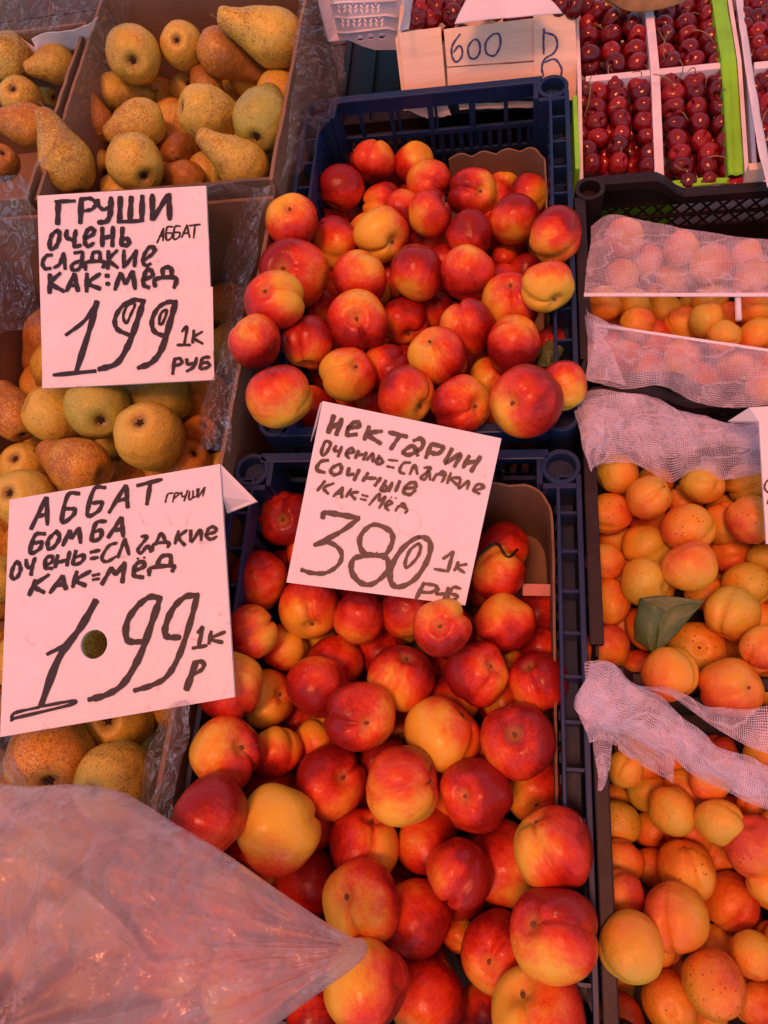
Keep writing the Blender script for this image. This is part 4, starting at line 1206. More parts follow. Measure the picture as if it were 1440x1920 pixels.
# ------------------------------------------------------------------ price cards
class Card:
    def __init__(s, px, z3, name, label, mat, th=.003, hole=None, cat='price sign'):
        """px: 4 photo corners (tl, tr, br, bl); z3: heights of tl, tr, bl; the card is one flat sheet through them"""
        s.tl, s.tr, s.bl = P(*px[0], z3[0]), P(*px[1], z3[1]), P(*px[3], z3[2])
        s.n = (s.tr-s.tl).cross(s.bl-s.tl).normalized()
        if s.n.dot(Vector(CP)-s.tl) < 0: s.n = -s.n
        s.th = th; q = [s.on(*p) for p in px]; s.root = empty(name, tuple(q[3]), label, cat, None); s.o0 = q[3]
        s.ux = (q[1]-q[0]).normalized(); s.uy = s.n.cross(s.ux)
        bm = bmesh.new(); uvl = bm.loops.layers.uv.new()
        if hole:
            hx, hy, hr = hole; c = s.on(hx, hy); hrw = hr/F*depth(c); ring, outp = [], []
            angs = sorted(set([2*math.pi*k/40 for k in range(40)]+[math.atan2((p-c).dot(s.uy), (p-c).dot(s.ux)) % (2*math.pi) for p in q]))
            for a in angs:
                d = s.ux*math.cos(a)+s.uy*math.sin(a); best = 9
                for i in range(4):
                    A, B = q[i]-c, q[(i+1) % 4]-c; ax_, ay_, bx_, by_ = A.dot(s.ux), A.dot(s.uy), B.dot(s.ux), B.dot(s.uy)
                    dx, dy = math.cos(a), math.sin(a); ex, ey = bx_-ax_, by_-ay_; den = dx*ey-dy*ex
                    if abs(den) < 1e-9: continue
                    t = (ax_*ey-ay_*ex)/den; u = (ax_*dy-ay_*dx)/den
                    if t > 0 and -1e-6 <= u <= 1+1e-6: best = min(best, t)
                ring.append(c+d*hrw); outp.append(c+d*best)
            def lay(pts, h): return [bm.verts.new(p-s.n*h) for p in pts]
            r0, o0, r1, o1 = lay(ring, 0), lay(outp, 0), lay(ring, th), lay(outp, th); n_ = len(ring)
            for k in range(n_):
                j = (k+1) % n_; bm.faces.new((r0[k], o0[k], o0[j], r0[j])); bm.faces.new((r1[k], r1[j], o1[j], o1[k])); bm.faces.new((r0[k], r0[j], r1[j], r1[k])); bm.faces.new((o0[k], o1[k], o1[j], o0[j]))
        else:
            n_ = 10; m_ = 10; g0, g1_ = [], []
            for j in range(m_+1):
                for i in range(n_+1):
                    u, v_ = i/n_, j/m_; p = q[0].lerp(q[1], u).lerp(q[3].lerp(q[2], u), v_); g0.append(bm.verts.new(p)); g1_.append(bm.verts.new(p-s.n*th))
            ix = lambda i, j: j*(n_+1)+i
            for j in range(m_):
                for i in range(n_): bm.faces.new((g0[ix(i, j)], g0[ix(i, j+1)], g0[ix(i+1, j+1)], g0[ix(i+1, j)])); bm.faces.new((g1_[ix(i, j)], g1_[ix(i+1, j)], g1_[ix(i+1, j+1)], g1_[ix(i, j+1)]))
            for i in range(n_):
                bm.faces.new((g0[ix(i, 0)], g0[ix(i+1, 0)], g1_[ix(i+1, 0)], g1_[ix(i, 0)])); bm.faces.new((g0[ix(i, m_)], g1_[ix(i, m_)], g1_[ix(i+1, m_)], g0[ix(i+1, m_)]))
            for j in range(m_):
                bm.faces.new((g0[ix(0, j)], g1_[ix(0, j)], g1_[ix(0, j+1)], g0[ix(0, j+1)])); bm.faces.new((g0[ix(n_, j)], g0[ix(n_, j+1)], g1_[ix(n_, j+1)], g1_[ix(n_, j)]))
        for f in bm.faces:
            for l in f.loops: l[uvl].uv = ((l.vert.co-s.o0).dot(s.ux), (l.vert.co-s.o0).dot(s.uy))
        s.add('board', mesh(bm), mat); s.lift = .0003
    def on(s, px, py):
        d = Vector(rayd(px, py)); c = Vector(CP); return c+d*((s.tl-c).dot(s.n)/d.dot(s.n))
    def add(s, nm, me, mat, kind=None):
        o = link(nm, me, mat, s.root); o.location = -s.root.location; return o
    def quad(s, nm, pts, mat, lift):
        bm = bmesh.new(); a = [bm.verts.new(s.on(*p)+s.n*lift) for p in pts]; b = [bm.verts.new(v_.co-s.n*(lift*.9)) for v_ in a]
        bm.faces.new(a); 
        for i in range(len(a)): j = (i+1) % len(a); bm.faces.new((a[i], b[i], b[j], a[j]))
        bmesh.ops.recalc_face_normals(bm, faces=bm.faces); return s.add(nm, mesh(bm), mat)
    def write(s, strokes, ox, oy, sc, mat, nm='lettering', lift=.0006):
        """strokes: (width, [points]) in enlarged photo coordinates"""
        bm = bmesh.new(); si = 0
        for wd, pts in strokes:
            si += 1; wd = wd*1.1; L = lift+si*.000012
            curve = len(pts) > 2
            pp = catmull(pts, 6) if curve else [np.array(pts[0], float)*(1-t)+np.array(pts[1], float)*t for t in np.linspace(0, 1, 7)]
            if len(pts) == 1: pp = [np.array(pts[0], float), np.array(pts[0], float)+1]
            left, right = [], []; n_ = len(pp); wv = si*1.7
            for i, p in enumerate(pp):
                d = pp[min(i+1, n_-1)]-pp[max(i-1, 0)]; q = np.linalg.norm(d); d = d/q if q > 1e-6 else np.array([1., 0])
                nn = np.array([-d[1], d[0]]); u = i/(n_-1)
                # a chisel marker: wider on some slants, uneven along the way
                ww = wd*.5*(.88+.20*abs(math.sin(math.atan2(d[1], d[0])+.6)))*(1+.15*math.sin(i*1.3+wv)+.06*math.sin(i*2.9+wv*2))
                if u < .06 or u > .94: ww *= .86
                e = d*(wd*.12)*(-1 if i == 0 else (1 if i == n_-1 else 0))
                left.append(p+nn*ww+e); right.append(p-nn*ww+e)
            A = [bm.verts.new(s.on(ox+p[0]/sc, oy+p[1]/sc)+s.n*L) for p in left]; B = [bm.verts.new(s.on(ox+p[0]/sc, oy+p[1]/sc)+s.n*L) for p in right]
            for i in range(n_-1):
                try: bm.faces.new((A[i], B[i], B[i+1], A[i+1]))
                except ValueError: pass
            for (a, b, sg) in ((A[0], B[0], -1), (A[-1], B[-1], 1)):          # rounded ends
                i = 0 if sg < 0 else n_-1; d = pp[min(i+1, n_-1)]-pp[max(i-1, 0)]; q = np.linalg.norm(d)
                if q < 1e-6: continue
                tip = pp[i]+sg*d/q*wd*.28; t = bm.verts.new(s.on(ox+tip[0]/sc, oy+tip[1]/sc)+s.n*L)
                bm.faces.new((a, b, t))
        for f in bm.faces:
            f.normal_update()
            if f.normal.dot(s.n) < 0: f.normal_flip()
        return s.add(nm, mesh(bm), mat)
def ST(w_, *lines): return [(w_, list(l)) for l in lines]

# upper left: ГРУШИ
c1 = Card([(70, 367), (386, 348), (402, 712), (80, 728)], (.075, .075, .012), 'price_card', 'square white card reading ГРУШИ 199 leaning on the pear box', SIGNC)
c1.quad('glued_paper', [(79, 552), (310, 545), (316, 715), (84, 722)], PATCH, .0004)
c1.quad('glued_paper', [(192, 549), (282, 547), (271, 673), (180, 668)], PATCH, .0007)
c1.quad('glued_paper', [(290, 418), (388, 407), (392, 460), (289, 466)], PATCH, .0004)
c1.quad('glued_paper', [(314, 546), (399, 538), (401, 658), (318, 660)], PATCH, .0005)
c1.quad('glued_paper', [(80, 712), (100, 727), (80, 728)], PATCH, .0008)
B1 = (60, 340, 4.0)
c1.write(ST(36, [(195, 322), (200, 155)], [(365, 315), (372, 130)], [(595, 125), (592, 230), (565, 300), (500, 312)], [(665, 122), (660, 300)], [(747, 120), (737, 290)], [(830, 112), (825, 300)], [(905, 105), (905, 290)], [(910, 285), (1020, 110)], [(1030, 100), (1035, 288)])
    + ST(26, [(178, 155), (325, 150)], [(372, 138), (440, 132), (480, 165), (455, 210), (393, 226)], [(497, 140), (505, 190), (545, 215), (585, 188)], [(645, 308), (838, 298)]), *B1, INK, 'lettering', .0012)
c1.write(ST(30, [(180, 378), (145, 420), (136, 500), (175, 500), (205, 440), (205, 380), (180, 378)], [(265, 370), (260, 420), (300, 440)], [(332, 370), (320, 440), (325, 490), (368, 482)], [(405, 430), (460, 400), (465, 365), (430, 358), (402, 410), (402, 470), (430, 488), (465, 465)],
    [(530, 350), (530, 490)], [(530, 430), (605, 412)], [(610, 345), (605, 490)], [(682, 350), (672, 480)], [(672, 482), (722, 480), (727, 440), (678, 430)]), *B1, INK, 'lettering', .0012)
c1.write(ST(26, [(152, 555), (110, 562), (82, 610), (98, 655), (142, 655)], [(168, 650), (210, 622), (237, 545)], [(240, 540), (252, 660)], [(320, 540), (378, 537), (372, 592), (310, 622), (302, 662), (350, 663), (383, 602)], [(378, 560), (388, 650)], [(405, 668), (412, 610), (538, 606), (535, 650)],
    [(450, 605), (462, 540), (510, 540), (512, 605)], [(576, 525), (570, 660)], [(642, 520), (582, 590), (645, 650)], [(692, 520), (690, 650)], [(700, 638), (782, 530)], [(785, 520), (770, 640)], [(852, 590), (910, 542), (920, 502), (882, 497), (842, 560), (836, 612), (860, 635), (893, 620)], [(905, 505), (935, 520)]), *B1, INK, 'lettering', .0012)
c1.write(ST(30, [(137, 700), (135, 840)], [(215, 690), (147, 765), (243, 828)], [(262, 825), (320, 697)], [(320, 697), (348, 825)], [(290, 782), (345, 782)], [(415, 695), (412, 830)], [(513, 695), (427, 765), (513, 808)], [(555, 710), (578, 712)], [(560, 770), (582, 772)],
    [(625, 815), (665, 692)], [(665, 692), (705, 770)], [(705, 770), (758, 678)], [(760, 678), (775, 810)], [(842, 742), (905, 710), (895, 672), (865, 667), (842, 720), (840, 778), (880, 800)], [(925, 792), (932, 735), (1080, 727), (1068, 802)], [(985, 725), (987, 657), (1045, 655), (1048, 725)]), *B1, INK, 'lettering', .0012)
c1.write(ST(13, [(940, 465), (990, 355)], [(990, 355), (985, 450)], [(955, 418), (990, 406)], [(1060, 345), (1015, 350), (1010, 440), (1045, 430), (1055, 395), (1020, 390)], [(1115, 340), (1075, 345), (1065, 435), (1105, 420), (1110, 388), (1075, 386)], [(1125, 425), (1165, 330)], [(1165, 330), (1185, 425)],
    [(1135, 395), (1178, 390)], [(1182, 336), (1265, 326)], [(1225, 332), (1215, 428)]), *B1, INK, 'lettering', .0012)
c1.write(ST(40, [(490, 905), (445, 1080), (335, 1430)]) + ST(30, [(492, 905), (400, 1045), (258, 1155)], [(165, 1455), (480, 1425)]) + ST(32, [(850, 903), (762, 893), (680, 940), (627, 1030), (642, 1110), (732, 1155)], [(1088, 905), (1010, 912), (942, 960), (902, 1050), (922, 1130), (1002, 1165)])
    + ST(42, [(838, 905), (792, 1050), (730, 1220), (640, 1365), (505, 1412)], [(1080, 908), (1038, 1060), (975, 1260), (900, 1360), (800, 1402)]) + ST(20, [(775, 925), (722, 932), (688, 1010), (710, 1068), (745, 1000), (775, 925)], [(1015, 970), (972, 990), (957, 1060), (980, 1070), (1015, 970)])
    + ST(20, [(1127, 1130), (1165, 1092), (1145, 1225)], [(1092, 1230), (1190, 1230)], [(1217, 1120), (1207, 1215)], [(1280, 1130), (1217, 1175), (1283, 1220)])
    + ST(23, [(1072, 1330), (1057, 1448)], [(1072, 1335), (1112, 1332), (1125, 1365), (1075, 1387)], [(1162, 1335), (1172, 1375), (1212, 1365)], [(1237, 1325), (1217, 1390), (1162, 1428)], [(1335, 1320), (1282, 1330), (1262, 1400)], [(1270, 1367), (1320, 1362), (1330, 1390), (1282, 1408), (1257, 1400)]), *B1, INK, 'price_digits', .0012)

# lower left: АББАТ БОМБА with a round hole
c2 = Card([(18, 937), (412, 870), (440, 1307), (0, 1382)], (.075, .078, .030), 'price_card', 'large white fluted card reading АББАТ БОМБА 1.99 with a round hole', SIGNC, .0035, (176, 1208, 27))
B2 = (0, 860, 2.939)
c2.write(ST(22, [(172, 388), (255, 215)], [(260, 215), (262, 365)], [(207, 320), (262, 305)], [(438, 193), (375, 202), (342, 348), (397, 320), (415, 282), (365, 276)], [(582, 160), (520, 168), (482, 310), (542, 290), (562, 242), (512, 246)], [(602, 298), (692, 148)], [(697, 148), (705, 270)], [(645, 232), (702, 222)],
    [(757, 150), (892, 115)], [(830, 135), (810, 253)]), *B2, INK)
c2.write(ST(9, [(912, 242), (925, 197), (955, 190)], [(953, 240), (965, 190)], [(965, 190), (990, 192), (963, 217)], [(1000, 185), (1007, 210), (1030, 200)], [(1035, 175), (1015, 235)], [(1045, 180), (1042, 225), (1062, 215), (1065, 177)], [(1062, 215), (1085, 205), (1087, 167)], [(1097, 165), (1092, 215)], [(1092, 215), (1130, 157)], [(1130, 157), (1118, 207)]), *B2, INK)
c2.write(ST(22, [(250, 415), (195, 422), (167, 518), (217, 500), (230, 462), (187, 466)], [(302, 410), (267, 450), (267, 493), (295, 490), (328, 440), (317, 405), (302, 410)], [(347, 480), (385, 397)], [(385, 397), (395, 440)], [(395, 440), (438, 382)], [(438, 382), (445, 465)], [(585, 345), (530, 357), (507, 448), (550, 440), (562, 397), (522, 402)], [(597, 435), (670, 325)], [(672, 325), (680, 430)], [(625, 397), (678, 387)]), *B2, INK)
c2.write(ST(20, [(87, 575), (67, 620), (67, 658), (95, 655), (115, 610), (102, 572), (87, 575)], [(145, 557), (152, 598), (180, 595)], [(195, 547), (180, 590), (172, 642)], [(252, 590), (290, 567), (285, 537), (255, 552), (250, 600), (290, 605)], [(320, 532), (305, 600)], [(312, 575), (375, 557)], [(385, 512), (370, 590)], [(420, 507), (405, 580), (450, 570), (465, 532), (415, 545)],
    [(500, 517), (550, 505)], [(500, 552), (540, 545)]) + ST(18, [(645, 465), (600, 482), (562, 548), (590, 568), (640, 540)], [(650, 545), (690, 442)], [(690, 442), (712, 530)], [(780, 430), (812, 432), (762, 500), (780, 520), (815, 480), (832, 515)], [(840, 508), (852, 472), (930, 462), (925, 490)], [(862, 465), (890, 412), (915, 460)],
    [(985, 400), (965, 470)], [(1030, 395), (987, 435), (1020, 478)], [(1052, 395), (1057, 458), (1105, 392), (1110, 450)], [(1132, 420), (1190, 402), (1180, 377), (1150, 387), (1140, 430), (1165, 445), (1195, 430)]), *B2, INK)
c2.write(ST(23, [(197, 670), (162, 753)], [(270, 640), (192, 700), (245, 738)], [(277, 740), (345, 647)], [(345, 647), (365, 720)], [(305, 702), (353, 692)], [(425, 622), (402, 708)], [(500, 620), (422, 670), (473, 700)], [(562, 693), (615, 602)], [(615, 602), (640, 640)], [(640, 640), (688, 573)], [(688, 573), (675, 683)],
    [(742, 620), (798, 592), (780, 567), (747, 590), (740, 643), (790, 655)], [(822, 643), (837, 602), (953, 592), (950, 622)], [(862, 600), (890, 542), (938, 537), (943, 590)]) + ST(16, [(510, 645), (550, 636)], [(512, 668), (548, 662)]) + ST(12, [(757, 552), (765, 550)], [(792, 547), (800, 545)]), *B2, INK)
c2.write(ST(38, [(530, 783), (445, 930), (325, 1100), (228, 1358)]) + ST(24, [(520, 793), (390, 1000), (262, 1078)]) + ST(18, [(215, 1368), (395, 1336), (390, 1356), (92, 1428), (72, 1436), (82, 1402), (215, 1370)]) + ST(32, [(888, 773), (830, 762), (762, 810), (702, 900), (704, 1000), (792, 1010)], [(1093, 753), (1020, 763), (952, 830), (912, 930), (922, 980), (992, 985)])
    + ST(35, [(882, 773), (832, 920), (770, 1090), (682, 1238), (590, 1300), (492, 1328)]) + ST(30, [(1088, 753), (1050, 900), (990, 1080), (922, 1198), (840, 1248), (742, 1278)]) + ST(20, [(1092, 960), (1117, 932), (1095, 1033)], [(1062, 1045), (1140, 1030)], [(1165, 952), (1152, 1020)], [(1240, 955), (1162, 993), (1227, 1013)])
    + ST(34, [(1080, 1122), (1028, 1272)]) + ST(22, [(1082, 1118), (1122, 1122), (1115, 1160), (1062, 1193)]), *B2, INK, 'price_digits')
# flap folded back from the top right edge
def flap(card, a, b, c, nm='folded_flap', drop=.03, mat=SIGNC):
    A, Bq = card.on(*a), card.on(*b); Cc = P(c[0], c[1], c[2]); bm = bmesh.new()
    v_ = [bm.verts.new(x) for x in (A, Bq, Cc)]; w_ = [bm.verts.new(x-Vector((0, 0, .003))) for x in (A, Bq, Cc)]
    bm.faces.new(v_); bm.faces.new(w_[::-1])
    for i in range(3): j = (i+1) % 3; bm.faces.new((v_[i], w_[i], w_[j], v_[j]))
    bmesh.ops.recalc_face_normals(bm, faces=bm.faces); card.add(nm, mesh(bm), mat)
def flap4(card, pts, nm='folded_flap', mat=SIGNC):
    bm = bmesh.new(); q = [card.on(x, y)-card.n*.0005 if z is None else P(x, y, z) for x, y, z in pts]
    v_ = [bm.verts.new(x) for x in q]; w_ = [bm.verts.new(x-card.n*.003) for x in q]; n_ = len(q)
    bm.faces.new(v_); bm.faces.new(w_[::-1])
    for i in range(n_): j = (i+1) % n_; bm.faces.new((v_[i], w_[i], w_[j], v_[j]))
    bmesh.ops.recalc_face_normals(bm, faces=bm.faces); card.add(nm, mesh(bm), mat)
flap4(c2, [(413, 870, None), (482, 940, .045), (426, 962, .050), (417, 930, None)])

# middle: НЕКТАРИН 380
c3 = Card([(605, 752), (940, 822), (872, 1135), (537, 1092)], (.085, .075, .030), 'price_card', 'tilted white fluted plastic card reading нектарин 380 in the nectarines', SIGNF, .0035)
B3 = (520, 740, 3.349)
c3.write(ST(30, [(355, 132), (320, 240)], [(335, 212), (382, 182)], [(405, 152), (370, 253)]) + ST(26, [(442, 210), (515, 200), (500, 172), (462, 190), (437, 250), (500, 250)], [(577, 200), (547, 283)], [(658, 230), (567, 247), (650, 308)], [(702, 237), (815, 265)], [(770, 257), (712, 343)], [(855, 290), (907, 277), (910, 330), (832, 378), (792, 360), (852, 322), (882, 383)])
    + ST(27, [(967, 310), (932, 398)], [(970, 310), (1040, 332), (1010, 370), (960, 365)], [(1097, 340), (1057, 430), (1150, 372), (1112, 453)], [(1205, 385), (1167, 458)], [(1182, 430), (1240, 420)], [(1275, 390), (1217, 483)]), *B3, INKG)
c3.write(ST(20, [(302, 295), (277, 365), (300, 375), (335, 312), (302, 295)], [(370, 322), (357, 350), (390, 355)], [(405, 327), (382, 390)], [(432, 370), (480, 360), (462, 337), (432, 370), (450, 400)], [(510, 352), (490, 400)], [(502, 380), (540, 375)], [(560, 362), (540, 410)], [(562, 410), (600, 372), (600, 423)], [(640, 382), (622, 430), (660, 430), (650, 402), (630, 405)])
    + ST(14, [(697, 410), (755, 416)], [(687, 450), (733, 460)]) + ST(18, [(835, 427), (792, 432), (767, 480), (800, 498)], [(832, 500), (862, 442), (880, 500)], [(922, 460), (965, 462), (902, 520), (930, 530), (950, 482), (960, 535)], [(977, 540), (1002, 502), (1050, 512), (1032, 550)], [(1012, 500), (1040, 482), (1060, 508)], [(1090, 492), (1067, 558)],
    [(1150, 522), (1092, 527), (1130, 568)], [(1150, 532), (1142, 588), (1200, 542), (1192, 593)], [(1242, 600), (1300, 582), (1262, 562), (1232, 600), (1270, 623)]), *B3, INKG)
c3.write(ST(22, [(320, 412), (272, 422), (247, 470), (298, 490)], [(382, 440), (337, 470), (352, 503), (395, 490), (402, 452), (382, 440)], [(452, 460), (442, 500), (480, 500)], [(515, 472), (482, 538)], [(570, 492), (537, 543)], [(562, 525), (620, 525)], [(650, 522), (612, 573)], [(682, 540), (652, 600), (690, 598), (680, 570)], [(770, 542), (742, 608)], [(722, 552), (700, 608)],
    [(802, 590), (868, 580), (860, 552), (822, 562), (792, 608), (830, 628), (868, 600)]) + ST(18, [(300, 542), (252, 603)], [(355, 557), (292, 585), (320, 623)], [(352, 640), (410, 582)], [(410, 582), (405, 648)], [(375, 622), (408, 620)], [(465, 592), (432, 643)], [(510, 612), (462, 620), (490, 658)]) + ST(13, [(532, 630), (570, 640)], [(522, 655), (560, 663)])
    + ST(17, [(577, 693), (640, 622), (640, 665), (680, 642), (640, 713)], [(682, 700), (720, 682), (700, 667), (677, 700), (700, 728)], [(742, 730), (767, 700), (815, 720), (802, 745)], [(772, 700), (790, 682), (810, 713)]) + ST(9, [(713, 645), (720, 646)], [(742, 649), (749, 651)]), *B3, INKG)
c3.write(ST(32, [(285, 775), (300, 742), (400, 755), (512, 775)], [(512, 778), (400, 860), (235, 945)]) + ST(26, [(235, 945), (330, 930), (400, 985), (390, 1060), (310, 1118), (220, 1120), (152, 1100)]) + ST(29, [(600, 817), (700, 850), (725, 910), (682, 1000), (600, 1008), (532, 980), (522, 890), (600, 817)])
    + ST(31, [(580, 1010), (482, 1030), (467, 1110), (522, 1180), (600, 1188), (690, 1110), (690, 1032), (620, 1002)], [(890, 895), (960, 930), (942, 1040), (862, 1160), (762, 1208), (712, 1170), (722, 1070), (792, 960), (890, 895)]) + ST(20, [(885, 937), (832, 980), (802, 1060), (820, 1083), (880, 1020), (900, 962), (885, 937)])
    + ST(22, [(1042, 1030), (1105, 987)], [(1105, 987), (1072, 1108)]) + ST(18, [(987, 1095), (1075, 1110)], [(1137, 1050), (1112, 1105)], [(1190, 1065), (1127, 1080), (1175, 1118)]) + ST(26, [(922, 1182), (872, 1280)]) + ST(20, [(925, 1187), (1000, 1202), (970, 1240), (902, 1240)], [(1012, 1215), (1002, 1250), (1050, 1250)], [(1075, 1212), (1042, 1298)], [(1150, 1217), (1102, 1212), (1072, 1278), (1110, 1288), (1130, 1262), (1092, 1252)]), *B3, INKG, 'price_digits')
# the unpunched round in the card
bm = bmesh.new(); cc = [c3.on(766+22.5*math.cos(a), 979+23.5*math.sin(a))+c3.n*.0004 for a in np.linspace(0, 2*math.pi, 33)]
tube(bm, cc, .0005, 5); c3.add('embossed_ring', mesh(bm, True), SIGNC)
flap4(c3, [(604, 753, None), (592, 800, None), (582, 828, .05), (600, 756, .075)], mat=SIGNF)

# card cut by the right edge
c4 = Card([(1423, 790), (1500, 784), (1530, 1010), (1437, 1020)], (.055, .055, .02), 'price_card', 'white price card cut by the right edge above the middle apricots', SIGNC)
flap4(c4, [(1423, 790, None), (1405, 764, .058), (1500, 758, .058), (1500, 784, None)])
flap4(c4, [(1423, 790, None), (1405, 764, .058), (1366, 789, .03), (1375, 792, .028)])
c4.write(ST(3.2, [(1447, 898), (1437, 903), (1433, 914), (1438, 922), (1447, 925)], [(1442, 935), (1438, 945)]), 0, 0, 1, INKG)

# blue writing on the plywood front: 600 В
class Flat(Card):
    def __init__(s, y, root): s.y = y; s.root = root; s.n = Vector((0, -math.cos(TL), math.sin(TL)))
    def on(s, px, py): return PT(px, py, s.y)
fl = Flat(WY-.0001, wc)
fl.write(ST(7, [(285, 128), (257, 170), (255, 210), (270, 232), (290, 215), (293, 185), (280, 172), (262, 195)], [(335, 150), (315, 180), (322, 215), (345, 218), (360, 190), (355, 155), (335, 150)], [(408, 130), (382, 160), (385, 200), (415, 208), (436, 170), (432, 130), (408, 130)]), 720, 0, 2, INKB, 'lettering', .0006)
fl = Flat(WY-.0046, wc)
fl.write(ST(7, [(600, 108), (598, 150), (599, 203)], [(603, 122), (640, 135), (650, 170), (635, 200), (602, 222), (592, 255), (598, 285)], [(597, 235), (640, 222), (665, 255), (664, 285)]), 720, 0, 2, INKB, 'lettering', .0006)

# ------------------------------------------------------------------ cloths and films: sheets between two edge curves
def sheet(name, A, B, mat, label, cat, group=None, nu=90, nv=40, bulge=0.0, crump=.004, cs=22, uvs=(1, 1), pleat=0, pdir=0, parent=None, sd_=0, mid=None, thick=0):
    """A, B: edge curves as (photo x, photo y, height); a sheet of real cloth hangs between"""
    def curve(C):
        q = [np.array(P(*c)) for c in C]; q = catmull(q, 8); L = [0]
        for a, b in zip(q, q[1:]): L.append(L[-1]+np.linalg.norm(b-a))
        L = np.array(L); q = np.array(q); u = np.linspace(0, L[-1], nu+1); return np.stack([np.interp(u, L, q[:, i]) for i in range(3)], 1), L[-1]
    a, la = curve(A); b, lb = curve(B); m_ = curve(mid)[0] if mid else None
    v, f, uv = [], [], []; W = max(la, lb); Hh = np.linalg.norm(a.mean(0)-b.mean(0))
    for j in range(nv+1):
        t = j/nv
        for i in range(nu+1):
            s = i/nu
            if m_ is not None:
                p = (1-t)*(1-2*t)*a[i]+4*t*(1-t)*m_[i]+t*(2*t-1)*b[i]
            else: p = a[i]*(1-t)+b[i]*t
            e = math.sin(math.pi*t)**.6 if 0 < t < 1 else 0
            q = Vector((s*W*cs, t*Hh*cs, sd_*3.7))
            h = bulge*math.sin(math.pi*t)
            n1 = noise.noise(q)+.5*noise.noise(q*2.3)+.25*noise.noise(q*5.1)
            rid = 1-2*abs(noise.noise(q*1.4+Vector((7, 3, 1))))
            h += crump*(n1*.7+rid*.6)*(.35+.65*e)
            if pleat: h += pleat*math.sin((s*W if pdir == 0 else t*Hh)*2*math.pi/.016+3*noise.noise(q*.7))*(.5+.5*noise.noise(q*.5+Vector((2, 0, 0))))
            jit = Vector((noise.noise(q*.9+Vector((5, 5, 5))), noise.noise(q*.9+Vector((1, 8, 2))), 0))*crump*.8
            v.append(Vector(p)+Vector((0, -.25*h, h))+jit); uv.append((s*W*uvs[0], t*Hh*uvs[1]))
    for j in range(nv):
        for i in range(nu): k = j*(nu+1)+i; f.append((k, k+1, k+nu+2, k+nu+1))
    me = pymesh(v, f, True); ul = me.uv_layers.new()
    for l in me.loops: ul.data[l.index].uv = uv[l.vertex_index]
    o = link(name, me, mat, parent)
    if thick: md = o.modifiers.new('thickness', 'SOLIDIFY'); md.thickness = thick
    if label: tag(o, label, cat, group)
    return o

# gauze packets on the upper right crate
g = sheet('gauze_cloth', [(1108, 424, -.006), (1150, 404, .004), (1230, 418, .004), (1330, 436, .004), (1445, 452, .002), (1560, 470, 0)], [(1095, 552, .004), (1200, 553, .004), (1320, 553, .004), (1445, 553, .004), (1560, 553, .004)], GAUZE,
      'white gauze stretched flat over the rear row of apricots, hemmed front edge', 'gauze', bulge=.004, crump=.0026, cs=24)
bm = bmesh.new(); rows = []
for i in range(41):
    x = 1095+i*11.5; a, b = P(x, 549, .0055), P(x, 555.5, .0045); rows.append([bm.verts.new(a), bm.verts.new(b), bm.verts.new(b-Vector((0, 0, .0012))), bm.verts.new(a-Vector((0, 0, .0012)))])
for r, q in zip(rows, rows[1:]):
    for k in range(4): bm.faces.new((r[k], q[k], q[(k+1) % 4], r[(k+1) % 4]))
link('hem', mesh(bm), HEM, g)
g = sheet('gauze_cloth', [(1112, 600, .012), (1150, 612, .010), (1240, 628, .008), (1340, 640, .006), (1445, 655, .004), (1560, 668, 0)], [(1098, 715, .004), (1170, 728, .006), (1235, 722, .006), (1300, 752, -.012), (1370, 762, -.016), (1445, 756, -.016), (1560, 750, -.02)], GAUZE,
      'pink tinted white gauze gathered at left over the front row of apricots', 'gauze', bulge=.010, crump=.006, cs=22, pleat=.0012)
bm = bmesh.new(); rows = []
for i in range(45):
    x = 1116+i*10; y = 606+(x-1116)*.148; a, b = P(x, y, .0125-.00012*i), P(x, y+5, .0115-.00012*i); rows.append([bm.verts.new(a), bm.verts.new(b), bm.verts.new(b-Vector((0, 0, .0012))), bm.verts.new(a-Vector((0, 0, .0012)))])
for r, q in zip(rows, rows[1:]):
    for k in range(4): bm.faces.new((r[k], q[k], q[(k+1) % 4], r[(k+1) % 4]))
link('hem', mesh(bm), HEM, g)
sheet('knot', [(1098, 575, .008), (1110, 590, .014), (1142, 606, .016)], [(1100, 610, .004), (1112, 640, .012), (1132, 640, .012)], GAUZED, None, None, nu=40, nv=24, bulge=.006, crump=.004, cs=60, parent=g, sd_=3)
sheet('gathered_corner', [(1098, 590, .004), (1102, 640, .004), (1099, 712, .004)], [(1120, 612, .012), (1150, 660, .014), (1175, 724, .008)], GAUZED, None, None, nu=50, nv=24, bulge=.004, crump=.004, cs=40, parent=g, sd_=4)
bm = bmesh.new(); tube(bm, [P(1383, 548, .0), P(1385, 600, -.004)], .0035, 8); tag(link('plastic_clip', mesh(bm, True), WHITEP), 'short white plastic strip between apricots under the gauze hem', 'strip')
